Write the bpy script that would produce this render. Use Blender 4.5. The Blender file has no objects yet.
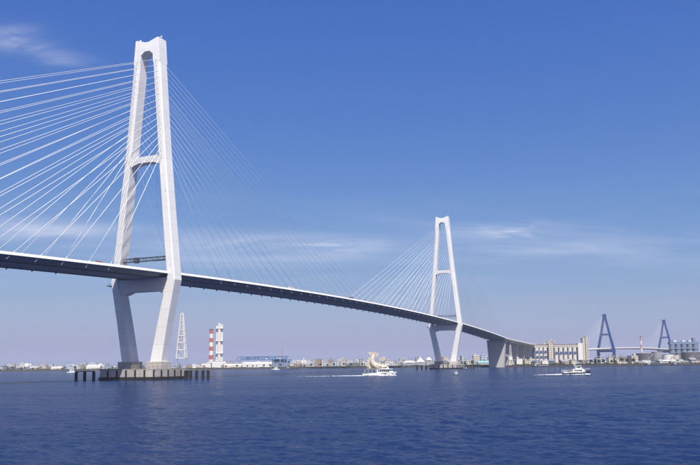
import bpy, bmesh, math, random
import numpy as np
from mathutils import Vector, Matrix
random.seed(7)
rng = np.random.default_rng(11)
SC = bpy.context.scene
COL = SC.collection
R = math.radians

# ------------------------------------------------------------------ camera
TILT, ROLL, CAMH = 0.126, 0.012, 6.588
cam_d = bpy.data.cameras.new('camera')
cam = bpy.data.objects.new('camera', cam_d)
COL.objects.link(cam)
cam_d.sensor_width = 36.0
cam_d.lens = 775.257 / 700.0 * 36.0
cam_d.shift_x = 3.809 / 700.0
cam_d.shift_y = 34.138 / 700.0
cam_d.clip_start = 0.5
cam_d.clip_end = 60000
cam.matrix_world = (Matrix.Translation((0, 0, CAMH)) @ Matrix.Rotation(math.pi / 2 + TILT, 4, 'X')
                    @ Matrix.Rotation(-ROLL, 4, 'Z'))
SC.camera = cam

# ------------------------------------------------------------------ sun and sky
SUN_EL = R(56)
sun_h = Vector((0.214, -0.977, 0)).normalized()
to_sun = Vector((sun_h.x * math.cos(SUN_EL), sun_h.y * math.cos(SUN_EL), math.sin(SUN_EL)))
sd = bpy.data.lights.new('sun', 'SUN')
sd.energy = 5.0
sd.angle = R(0.53)
sd.color = (1.0, 0.955, 0.87)
sun = bpy.data.objects.new('sun', sd)
COL.objects.link(sun)
sun.rotation_euler = to_sun.to_track_quat('Z', 'Y').to_euler()
sun.location = (0, 0, 400)

world = bpy.data.worlds.new('World')
SC.world = world
world.use_nodes = True
WN, WL = world.node_tree.nodes, world.node_tree.links
WN.clear()


def wn(t, **kw):
    n = WN.new(t)
    for k, v in kw.items():
        setattr(n, k, v)
    return n


def wmath(op, a, b=None, clamp=False):
    n = wn('ShaderNodeMath', operation=op, use_clamp=clamp)
    for i, v in enumerate((a, b)):
        if v is None:
            continue
        if isinstance(v, (int, float)):
            n.inputs[i].default_value = v
        else:
            WL.new(v, n.inputs[i])
    return n.outputs[0]


sky = wn('ShaderNodeTexSky', sky_type='NISHITA', sun_disc=False)
sky.sun_elevation = SUN_EL
sky.sun_rotation = math.pi - 0.216
sky.altitude = 0
sky.air_density = 1.0
sky.dust_density = 1.3
sky.ozone_density = 3.0
# slide-film rendering of the blue: each channel keeps its own contrast
sep = wn('ShaderNodeSeparateColor')
WL.new(sky.outputs[0], sep.inputs[0])
SKY_G = ((0.355, 1.44), (0.625, 1.03), (2.48, 0.40))      # gain, power per channel
chans = []
for i, (g, p) in enumerate(SKY_G):
    chans.append(wmath('MULTIPLY', wmath('POWER', sep.outputs[i], p), g))
com = wn('ShaderNodeCombineColor')
for i in range(3):
    WL.new(chans[i], com.inputs[i])
# thin cirrus, laid out by direction all round the sky
geo = wn('ShaderNodeTexCoord')
sx = wn('ShaderNodeSeparateXYZ')
WL.new(geo.outputs['Generated'], sx.inputs[0])
den = wmath('ADD', wmath('MAXIMUM', sx.outputs[2], 0.0), 0.14)
cx = wmath('DIVIDE', sx.outputs[0], den)
cy = wmath('DIVIDE', sx.outputs[1], den)
cv = wn('ShaderNodeCombineXYZ')
WL.new(cx, cv.inputs[0])
WL.new(cy, cv.inputs[1])


def cirrus(scale, stretch, seed, lo, hi, rough=0.62, dist=0.6):
    mp = wn('ShaderNodeMapping')
    mp.inputs['Scale'].default_value = (scale, scale * stretch, 1)
    mp.inputs['Location'].default_value = (seed, seed * 0.37, seed * 0.11)
    mp.inputs['Rotation'].default_value = (0, 0, R(-6))
    WL.new(cv.outputs[0], mp.inputs[0])
    nz = wn('ShaderNodeTexNoise')
    nz.inputs['Scale'].default_value = 1.0
    nz.inputs['Detail'].default_value = 9
    nz.inputs['Roughness'].default_value = rough
    nz.inputs['Distortion'].default_value = dist
    WL.new(mp.outputs[0], nz.inputs['Vector'])
    mr = wn('ShaderNodeMapRange', interpolation_type='SMOOTHSTEP')
    mr.inputs['From Min'].default_value = lo
    mr.inputs['From Max'].default_value = hi
    WL.new(nz.outputs[0], mr.inputs['Value'])
    return mr.outputs[0]


def band(lo, hi, soft):
    a = wn('ShaderNodeMapRange', interpolation_type='SMOOTHSTEP')
    a.inputs['From Min'].default_value = lo - soft
    a.inputs['From Max'].default_value = lo + soft
    WL.new(sx.outputs[2], a.inputs['Value'])
    b = wn('ShaderNodeMapRange', interpolation_type='SMOOTHSTEP')
    b.inputs['From Min'].default_value = hi - soft
    b.inputs['From Max'].default_value = hi + soft
    b.inputs['To Min'].default_value = 1
    b.inputs['To Max'].default_value = 0
    WL.new(sx.outputs[2], b.inputs['Value'])
    return wmath('MULTIPLY', a.outputs[0], b.outputs[0])


def patch(px, pz, wx, wz):
    """soft oval round one bearing: where one bank of cirrus floats (x/y bearing, elevation)"""
    bx = wmath('DIVIDE', sx.outputs[0], wmath('MAXIMUM', sx.outputs[1], 0.05))
    dx = wmath('DIVIDE', wmath('SUBTRACT', bx, px), wx)
    dz = wmath('DIVIDE', wmath('SUBTRACT', sx.outputs[2], pz), wz)
    r2 = wmath('ADD', wmath('MULTIPLY', dx, dx), wmath('MULTIPLY', dz, dz))
    return wmath('POWER', 2.718, wmath('MULTIPLY', r2, -1.0))


c_low = wmath('MULTIPLY', wmath('MULTIPLY', cirrus(0.55, 2.4, 3.1, 0.42, 0.74), band(0.10, 0.19, 0.05)), 0.24)
c_all = wmath('MULTIPLY', cirrus(0.5, 1.5, 8.7, 0.62, 0.88), 0.25)
fine = cirrus(3.4, 2.6, 5.2, 0.40, 0.70, 0.68, 0.8)
puff = cirrus(4.2, 1.1, 2.6, 0.36, 0.72, 0.60, 1.2)
soft = cirrus(1.5, 2.0, 6.4, 0.30, 0.72, 0.58, 0.5)
c_p = None
for (px, pz, wx, wz, s, nzs) in ((-0.435, 0.373, 0.045, 0.013, 0.50, puff), (-0.385, 0.360, 0.040, 0.009, 0.34, puff), (0.205, 0.164, 0.060, 0.010, 0.55, fine),
                                 (-0.10, 0.150, 0.13, 0.017, 0.56, soft), (-0.02, 0.152, 0.07, 0.010, 0.34, fine), (0.27, 0.140, 0.09, 0.007, 0.22, soft), (-0.38, 0.162, 0.12, 0.015, 0.52, soft)):
    q = wmath('MULTIPLY', wmath('MULTIPLY', patch(px, pz, wx, wz), s), wmath('ADD', wmath('MULTIPLY', nzs, 1.0), 0.15))
    c_p = q if c_p is None else wmath('ADD', c_p, q)
cl = wmath('ADD', wmath('ADD', c_low, c_all), c_p, clamp=True)
mixc = wn('ShaderNodeMix', data_type='RGBA')
WL.new(cl, mixc.inputs[0])
WL.new(com.outputs[0], mixc.inputs[6])
mixc.inputs[7].default_value = (6.3, 6.5, 7.6, 1)
bg = wn('ShaderNodeBackground')
bg.inputs[1].default_value = 0.10
WL.new(mixc.outputs[2], bg.inputs[0])
wo = wn('ShaderNodeOutputWorld')
WL.new(bg.outputs[0], wo.inputs[0])

SC.view_settings.view_transform = 'Standard'
SC.view_settings.look = 'None'
SC.view_settings.gamma = 1
SC.view_settings.exposure = 0.35
SC.render.engine = 'CYCLES'
SC.cycles.max_bounces = 6
SC.cycles.volume_bounces = 1
SC.cycles.caustics_reflective = False
SC.cycles.caustics_refractive = False
SC.cycles.use_denoising = True
SC.cycles.sample_clamp_indirect = 4.0

# ------------------------------------------------------------------ materials
MATS = {}


def mat(name, col, rough=0.6, metal=0.0, var=0.0, vscale=0.3, streak=0.0, spec=0.4):
    """painted or mineral surface; var = blotchy tone variation, streak = rain streaks running down"""
    if name in MATS:
        return MATS[name]
    m = bpy.data.materials.new(name)
    m.use_nodes = True
    N, L = m.node_tree.nodes, m.node_tree.links
    p = N['Principled BSDF']
    p.inputs['Roughness'].default_value = rough
    p.inputs['Metallic'].default_value = metal
    p.inputs['Specular IOR Level'].default_value = spec
    c = (*col, 1)
    if var or streak:
        tc = N.new('ShaderNodeTexCoord')
        last = None
        if var:
            nz = N.new('ShaderNodeTexNoise')
            nz.inputs['Scale'].default_value = vscale
            nz.inputs['Detail'].default_value = 7
            L.new(tc.outputs['Object'], nz.inputs['Vector'])
            mx = N.new('ShaderNodeMix')
            mx.data_type = 'RGBA'
            mx.inputs[6].default_value = (*[v * (1 - var) for v in col], 1)
            mx.inputs[7].default_value = (*[min(0.92, v * (1 + var * 0.6)) for v in col], 1)
            L.new(nz.outputs[0], mx.inputs[0])
            last = mx.outputs[2]
        if streak:
            mp = N.new('ShaderNodeMapping')
            mp.inputs['Scale'].default_value = (1.3, 1.3, 0.045)
            L.new(tc.outputs['Object'], mp.inputs[0])
            n2 = N.new('ShaderNodeTexNoise')
            n2.inputs['Scale'].default_value = 1.0
            n2.inputs['Detail'].default_value = 5
            L.new(mp.outputs[0], n2.inputs['Vector'])
            mr = N.new('ShaderNodeMapRange')
            mr.inputs['From Min'].default_value = 0.5
            mr.inputs['From Max'].default_value = 0.8
            mr.inputs['To Max'].default_value = streak
            L.new(n2.outputs[0], mr.inputs['Value'])
            m2 = N.new('ShaderNodeMix')
            m2.data_type = 'RGBA'
            L.new(mr.outputs[0], m2.inputs[0])
            if last:
                L.new(last, m2.inputs[6])
            else:
                m2.inputs[6].default_value = c
            m2.inputs[7].default_value = (col[0] * 0.55, col[1] * 0.50, col[2] * 0.45, 1)
            last = m2.outputs[2]
        L.new(last, p.inputs['Base Color'])
    else:
        p.inputs['Base Color'].default_value = c
    MATS[name] = m
    return m


def facade(name, wall, pane, sx_, sz_, fill=0.5):
    """far facade: rows of window openings too small to pick apart"""
    if name in MATS:
        return MATS[name]
    m = mat(name, wall, 0.75)
    N, L = m.node_tree.nodes, m.node_tree.links
    p = N['Principled BSDF']
    tc = N.new('ShaderNodeTexCoord')
    sp = N.new('ShaderNodeSeparateXYZ')
    L.new(tc.outputs['Object'], sp.inputs[0])

    def mth(op, a, b):
        n = N.new('ShaderNodeMath')
        n.operation = op
        for i, v in enumerate((a, b)):
            if isinstance(v, (int, float)):
                n.inputs[i].default_value = v
            else:
                L.new(v, n.inputs[i])
        return n.outputs[0]
    hx = mth('ADD', sp.outputs[0], sp.outputs[1])
    wx = mth('LESS_THAN', mth('FRACT', mth('DIVIDE', hx, sx_), 0), fill)
    wz = mth('LESS_THAN', mth('FRACT', mth('DIVIDE', sp.outputs[2], sz_), 0), 0.48)
    k = mth('MULTIPLY', wx, wz)
    mx = N.new('ShaderNodeMix')
    mx.data_type = 'RGBA'
    mx.inputs[6].default_value = (*wall, 1)
    mx.inputs[7].default_value = (*pane, 1)
    L.new(k, mx.inputs[0])
    L.new(mx.outputs[2], p.inputs['Base Color'])
    return m


WHITE = mat('white_tower_paint', (0.83, 0.815, 0.79), 0.45, var=0.05, vscale=0.12, streak=0.22)
# faint plate joints on the tower paint
def add_joints(m, dz, dark):
    N, L = m.node_tree.nodes, m.node_tree.links
    p = N['Principled BSDF']
    src = p.inputs['Base Color'].links[0].from_socket
    tc = N.new('ShaderNodeTexCoord')
    sp = N.new('ShaderNodeSeparateXYZ')
    L.new(tc.outputs['Object'], sp.inputs[0])
    d = N.new('ShaderNodeMath'); d.operation = 'DIVIDE'
    L.new(sp.outputs[2], d.inputs[0]); d.inputs[1].default_value = dz
    fr = N.new('ShaderNodeMath'); fr.operation = 'FRACT'
    L.new(d.outputs[0], fr.inputs[0])
    lt = N.new('ShaderNodeMath'); lt.operation = 'LESS_THAN'
    L.new(fr.outputs[0], lt.inputs[0]); lt.inputs[1].default_value = 0.035
    fl = N.new('ShaderNodeMath'); fl.operation = 'FLOOR'
    L.new(d.outputs[0], fl.inputs[0])
    wnz = N.new('ShaderNodeTexWhiteNoise'); wnz.noise_dimensions = '1D'
    L.new(fl.outputs[0], wnz.inputs['W'])
    ml = N.new('ShaderNodeMath'); ml.operation = 'MULTIPLY'
    L.new(wnz.outputs[0], ml.inputs[0]); ml.inputs[1].default_value = 0.09
    s1 = N.new('ShaderNodeMath'); s1.operation = 'MULTIPLY_ADD'
    L.new(lt.outputs[0], s1.inputs[0]); s1.inputs[1].default_value = dark
    L.new(ml.outputs[0], s1.inputs[2])
    mx = N.new('ShaderNodeMix'); mx.data_type = 'RGBA'
    L.new(s1.outputs[0], mx.inputs[0])
    L.new(src, mx.inputs[6])
    mx.inputs[7].default_value = (0.35, 0.35, 0.38, 1)
    L.new(mx.outputs[2], p.inputs['Base Color'])


add_joints(WHITE, 9.2, 0.26)


def random_tint(m, amt):
    """each panel or pile weathers a little differently"""
    N, L = m.node_tree.nodes, m.node_tree.links
    p = N['Principled BSDF']
    src = p.inputs['Base Color'].links[0].from_socket
    oi = N.new('ShaderNodeObjectInfo')
    mr = N.new('ShaderNodeMapRange')
    mr.inputs['To Min'].default_value = 1 - amt
    mr.inputs['To Max'].default_value = 1 + amt * .5
    L.new(oi.outputs['Random'], mr.inputs['Value'])
    mx = N.new('ShaderNodeMix')
    mx.data_type = 'RGBA'
    mx.blend_type = 'MULTIPLY'
    mx.inputs[0].default_value = 1
    L.new(src, mx.inputs[6])
    L.new(mr.outputs[0], mx.inputs[7])
    L.new(mx.outputs[2], p.inputs['Base Color'])

CABLE = mat('white_cable_sheath', (0.80, 0.80, 0.80), 0.4)
GIRDER = mat('blue_grey_girder_paint', (0.30, 0.32, 0.34), 0.6, var=0.12, vscale=0.2)
FASCIA = mat('pale_fascia_paint', (0.80, 0.78, 0.73), 0.5, var=0.05, vscale=0.4)
ASPHALT = mat('asphalt', (0.055, 0.055, 0.058), 0.9, var=0.15, vscale=0.4)
SOCKET = mat('grey_socket_steel', (0.60, 0.60, 0.60), 0.55)
RAIL = mat('galvanised_rail', (0.42, 0.43, 0.45), 0.5)
STEEL_DK = mat('dark_steel', (0.07, 0.08, 0.10), 0.6)
CONC = mat('pier_concrete', (0.47, 0.44, 0.40), 0.85, var=0.34, vscale=0.45, streak=0.6)
CONC_DK = mat('weathered_concrete', (0.17, 0.16, 0.15), 0.9, var=0.3, vscale=0.5)
ALGAE = mat('wet_tide_band', (0.030, 0.032, 0.028), 0.6, var=0.3, vscale=0.8)
random_tint(CONC, 0.3)
RUBBER = mat('black_rubber', (0.018, 0.018, 0.02), 0.8)
PILE = mat('tarred_steel_pile', (0.022, 0.022, 0.026), 0.7, var=0.3, vscale=1.0)
BLUE = mat('blue_bridge_paint', (0.004, 0.045, 0.21), 0.5, var=0.08, vscale=0.1)
LAVC = mat('light_concrete', (0.44, 0.43, 0.42), 0.85, var=0.12, vscale=0.1, streak=0.2)

# ------------------------------------------------------------------ mesh helpers
def link(name, bm, m, parent=None, smooth=False, loc=None):
    me = bpy.data.meshes.new(name)
    bm.to_mesh(me)
    bm.free()
    me.materials.append(m)
    if smooth:
        for p in me.polygons:
            p.use_smooth = True
    o = bpy.data.objects.new(name, me)
    COL.objects.link(o)
    if parent:
        o.parent = parent
    if loc is not None:
        o.location = loc
    return o


def empty(name, loc=(0, 0, 0), rz=0.0, label=None, cat=None, group=None):
    o = bpy.data.objects.new(name, None)
    COL.objects.link(o)
    o.location = loc
    o.rotation_euler = (0, 0, rz)
    o.empty_display_size = 0.5
    tag(o, label, cat, group)
    return o


def tag(o, label=None, cat=None, group=None, kind=None):
    if label: o['label'] = label
    if cat: o['category'] = cat
    if group: o['group'] = group
    if kind: o['kind'] = kind
    return o


def copy_tree(o, parent=None):
    c = o.copy()
    COL.objects.link(c)
    c.parent = parent
    for ch in list(o.children):
        copy_tree(ch, c)
    return c


def box(bm, x0, x1, y0, y1, z0, z1):
    vs = [bm.verts.new((x, y, z)) for z in (z0, z1) for y in (y0, y1) for x in (x0, x1)]
    for f in ((0, 2, 3, 1), (4, 5, 7, 6), (0, 1, 5, 4), (2, 6, 7, 3), (0, 4, 6, 2), (1, 3, 7, 5)):
        bm.faces.new([vs[i] for i in f])
    return bm


def tube(bm, a, b, r0, r1=None, n=8, cap=True):
    r1 = r0 if r1 is None else r1
    a, b = Vector(a), Vector(b)
    d = (b - a).normalized()
    q = d.to_track_quat('Z', 'Y').to_matrix()
    r = [[], []]
    for k, (c, rr) in enumerate(((a, r0), (b, r1))):
        for i in range(n):
            t = 2 * math.pi * i / n
            r[k].append(bm.verts.new(c + q @ Vector((math.cos(t) * rr, math.sin(t) * rr, 0))))
    for i in range(n):
        j = (i + 1) % n
        bm.faces.new((r[0][i], r[0][j], r[1][j], r[1][i]))
    if cap:
        bm.faces.new(r[0][::-1])
        bm.faces.new(r[1])
    return bm


def bar(bm, a, b, w, h=None):
    h = h or w
    a, b = Vector(a), Vector(b)
    q = (b - a).normalized().to_track_quat('Z', 'Y').to_matrix()
    vs = []
    for c in (a, b):
        for sx_, sy_ in ((-1, -1), (1, -1), (1, 1), (-1, 1)):
            vs.append(bm.verts.new(c + q @ Vector((sx_ * w / 2, sy_ * h / 2, 0))))
    for i in range(4):
        j = (i + 1) % 4
        bm.faces.new((vs[i], vs[j], vs[4 + j], vs[4 + i]))
    bm.faces.new(vs[3::-1])
    bm.faces.new(vs[4:])
    return bm


def loft(bm, rings, cap=True):
    rr = [[bm.verts.new(p) for p in ring] for ring in rings]
    n = len(rr[0])
    for a, b in zip(rr, rr[1:]):
        for i in range(n):
            j = (i + 1) % n
            bm.faces.new((a[i], a[j], b[j], b[i]))
    if cap:
        bm.faces.new(rr[0][::-1])
        bm.faces.new(rr[-1])
    bmesh.ops.recalc_face_normals(bm, faces=bm.faces)
    return bm


def prism(bm, poly, axis, c0, c1):
    """extrude a 2-D outline along one axis ('x': outline is (y,z); 'y': outline is (x,z); 'z': (x,y))"""
    f = {'x': lambda c, p: (c, p[0], p[1]), 'y': lambda c, p: (p[0], c, p[1]), 'z': lambda c, p: (p[0], p[1], c)}[axis]
    return loft(bm, [[f(c0, p) for p in poly], [f(c1, p) for p in poly]])


def cyl(bm, x, y, z0, z1, r0, r1=None, n=20):
    return tube(bm, (x, y, z0), (x, y, z1), r0, r1, n)


def dome(bm, x, y, z, r, hgt, n=20, m=6):
    rings = []
    for k in range(m):
        a = math.pi / 2 * k / m
        rings.append([(x + r * math.cos(a) * math.cos(2 * math.pi * i / n), y + r * math.cos(a) * math.sin(2 * math.pi * i / n), z + hgt * math.sin(a)) for i in range(n)])
    rings.append([(x + r * 0.02 * math.cos(2 * math.pi * i / n), y + r * 0.02 * math.sin(2 * math.pi * i / n), z + hgt) for i in range(n)])
    return loft(bm, rings)


B = bmesh.new

# ------------------------------------------------------------------ sea
def make_sea():
    # one sheet: fine rings in front of the quay, coarser towards the horizon
    th_f = np.arange(-33, 33.001, 0.11)
    th = np.concatenate([np.arange(-180, -33, 3.5), th_f, np.arange(36.5, 180, 3.5)])
    r = [4.0, 12.0, 22.0, 30.0]
    while r[-1] < 480: r.append(r[-1] * 1.0042)
    while r[-1] < 2600: r.append(r[-1] * 1.02)
    while r[-1] < 14000: r.append(r[-1] * 1.12)
    r = np.array(r)
    T, RR = np.meshgrid(np.radians(th), r)
    X, Y = RR * np.sin(T), RR * np.cos(T)
    Z = np.zeros_like(X)
    lam = np.exp(rng.uniform(math.log(0.7), math.log(6.5), 90))
    for l in lam:
        d = rng.normal(R(205), R(34))
        k = 2 * math.pi / l
        amp = 0.0044 * l ** 0.66
        ph = (X * math.sin(d) + Y * math.cos(d)) * k + rng.uniform(0, 6.28)
        fade = 1.0 / (1 + (RR / (l * 120.0)) ** 4)
        Z += amp * fade * (np.sin(ph) + 0.22 * np.sin(2 * ph + 1.3))
    env = 0.75 + 0.35 * np.sin(X * 0.021 + 1.0) * np.sin(Y * 0.013 + X * 0.006)
    front = np.clip((34 - np.abs(np.degrees(T))) / 3.0, 0, 1)
    Z *= env * front
    nr, nt = X.shape
    v = np.stack([X, Y, Z], -1).reshape(-1, 3)
    idx = np.arange(nr * nt).reshape(nr, nt)
    a, b = idx[:-1], np.roll(idx, -1, 1)[:-1]
    c, d_ = np.roll(idx, -1, 1)[1:], idx[1:]
    q = np.stack([a, b, c, d_], -1).reshape(-1, 4)[:, ::-1]
    nv = len(v)
    v = np.vstack([v, [[0, 0, 0]]])
    me = bpy.data.meshes.new('sea')
    tri = np.stack([np.full(nt, nv), idx[0], np.roll(idx[0], -1)], -1)[:, ::-1]
    me.vertices.add(len(v)); me.vertices.foreach_set('co', v.ravel())
    me.loops.add(q.size + tri.size)
    me.loops.foreach_set('vertex_index', np.concatenate([q.ravel(), tri.ravel()]))
    me.polygons.add(len(q) + len(tri))
    st = np.concatenate([np.arange(len(q)) * 4, q.size + np.arange(len(tri)) * 3])
    me.polygons.foreach_set('loop_start', st)
    me.update(calc_edges=True)
    me.polygons.foreach_set('use_smooth', np.ones(len(me.polygons), bool))
    o = bpy.data.objects.new('sea', me)
    COL.objects.link(o)
    if me.polygons[0].normal.z < 0:
        me.flip_normals()
    m = bpy.data.materials.new('sea_water')
    m.use_nodes = True
    N, L = m.node_tree.nodes, m.node_tree.links
    N.remove(N['Principled BSDF'])
    body = N.new('ShaderNodeBsdfDiffuse')
    body.inputs['Color'].default_value = (0.011, 0.025, 0.080, 1)
    gl = N.new('ShaderNodeBsdfGlossy')
    gl.inputs['Color'].default_value = (1, 1, 1, 1)
    fr = N.new('ShaderNodeFresnel')
    fr.inputs['IOR'].default_value = 1.333
    fm = N.new('ShaderNodeMath')
    fm.operation = 'MULTIPLY'
    fm.inputs[1].default_value = 0.46      # steep facets hide each other at grazing view
    L.new(fr.outputs[0], fm.inputs[0])
    mix = N.new('ShaderNodeMixShader')
    L.new(fm.outputs[0], mix.inputs[0])
    L.new(body.outputs[0], mix.inputs[1])
    L.new(gl.outputs[0], mix.inputs[2])
    L.new(mix.outputs[0], N['Material Output'].inputs['Surface'])
    tc = N.new('ShaderNodeTexCoord')

    def nz(scale, stretch, rot, detail):
        mp = N.new('ShaderNodeMapping')
        mp.inputs['Scale'].default_value = (scale, scale * stretch, scale)
        mp.inputs['Rotation'].default_value = (0, 0, R(rot))
        L.new(tc.outputs['Object'], mp.inputs[0])
        n = N.new('ShaderNodeTexNoise')
        n.inputs['Scale'].default_value = 1
        n.inputs['Detail'].default_value = detail
        n.inputs['Roughness'].default_value = 0.6
        L.new(mp.outputs[0], n.inputs['Vector'])
        return n.outputs[0]
    b1 = N.new('ShaderNodeBump')
    b1.inputs['Strength'].default_value = 1.0
    b1.inputs['Distance'].default_value = 0.15
    L.new(nz(1.7, 1.5, 12, 5), b1.inputs['Height'])
    ln = N.new('ShaderNodeMapRange')
    ln.inputs['From Min'].default_value = 0.38
    ln.inputs['From Max'].default_value = 0.66
    ln.inputs['To Min'].default_value = 0.55
    ln.inputs['To Max'].default_value = 1.0
    L.new(nz(0.011, 3.2, 9, 5), ln.inputs['Value'])
    L.new(ln.outputs[0], b1.inputs['Strength'])
    b2 = N.new('ShaderNodeBump')
    b2.inputs['Strength'].default_value = 1.0
    b2.inputs['Distance'].default_value = 0.24
    L.new(nz(0.16, 1.8, -14, 3), b2.inputs['Height'])
    L.new(b2.outputs[0], b1.inputs['Normal'])
    for nd in (body, gl, fr):
        L.new(b1.outputs[0], nd.inputs['Normal'])
    # wind lanes: calmer and rougher patches
    mr = N.new('ShaderNodeMapRange')
    mr.inputs['From Min'].default_value = 0.35
    mr.inputs['From Max'].default_value = 0.7
    mr.inputs['To Min'].default_value = 0.05
    mr.inputs['To Max'].default_value = 0.16
    L.new(nz(0.006, 4.0, 8, 4), mr.inputs['Value'])
    L.new(mr.outputs[0], gl.inputs['Roughness'])
    me.materials.append(m)
    tag(o, kind='structure')
    return o


make_sea()

# ------------------------------------------------------------------ land
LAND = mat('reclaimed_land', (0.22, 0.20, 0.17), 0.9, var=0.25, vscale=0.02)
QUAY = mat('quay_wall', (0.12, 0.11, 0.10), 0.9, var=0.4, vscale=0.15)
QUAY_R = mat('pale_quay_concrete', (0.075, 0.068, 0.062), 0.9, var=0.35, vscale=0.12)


def land(name, line, depth, z, edge_m):
    bm = B()
    top = [bm.verts.new((x, y, z)) for x, y in line]
    back = [bm.verts.new((x * (1 + depth / y), y + depth, z)) for x, y in line]
    for i in range(len(line) - 1):
        bm.faces.new((top[i], top[i + 1], back[i + 1], back[i]))
    o = link(name, bm, LAND)
    tag(o, kind='structure')
    bm = B()
    for (x0, y0), (x1, y1) in zip(line, line[1:]):
        f = [bm.verts.new(p) for p in ((x0, y0, -0.9), (x1, y1, -0.9), (x1, y1, z + 0.35), (x0, y0, z + 0.35), (x0, y0 + 1.2, z + 0.35), (x1, y1 + 1.2, z + 0.35))]
        bm.faces.new(f[:4])
        bm.faces.new((f[3], f[2], f[5], f[4]))
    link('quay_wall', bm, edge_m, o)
    return o


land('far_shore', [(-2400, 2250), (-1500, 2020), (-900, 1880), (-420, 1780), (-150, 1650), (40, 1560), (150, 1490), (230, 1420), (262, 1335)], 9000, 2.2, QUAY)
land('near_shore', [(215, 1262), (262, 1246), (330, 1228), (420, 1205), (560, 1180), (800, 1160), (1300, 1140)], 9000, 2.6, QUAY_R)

# ------------------------------------------------------------------ the white cable-stayed bridge
BTH = 0.403
BU = Vector((math.sin(BTH), math.cos(BTH), 0))
T1 = Vector((-109.217, 420.171, 0))
SPAN, SIDE = 590.0, 290.0


def dz(u):
    """parapet-top level along the bridge"""
    if u > 880: return dz(880) - 0.022 * (u - 880) + 0.0000115 * (u - 880) ** 2
    return 61.5 - 4.6e-5 * (u - 295) ** 2


# local frame: x along the bridge, y towards the far side, z up
bridge = empty('cable_stayed_bridge', T1, math.pi / 2 - BTH,
               'long white cable-stayed bridge with two tall A-shaped towers crossing the harbour', 'bridge')


def leg_rings(secs, s, ch=0.55):
    rings = []
    for z, vi, vo, Lh in secs:
        rings.append([(-Lh + ch, s * vo, z), (Lh - ch, s * vo, z), (Lh, s * (vo - ch), z), (Lh, s * (vi + ch * .5), z), (Lh - ch * .5, s * vi, z),
                      (-Lh + ch * .5, s * vi, z), (-Lh, s * (vi + ch * .5), z), (-Lh, s * (vo - ch), z)])
    return rings


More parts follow.
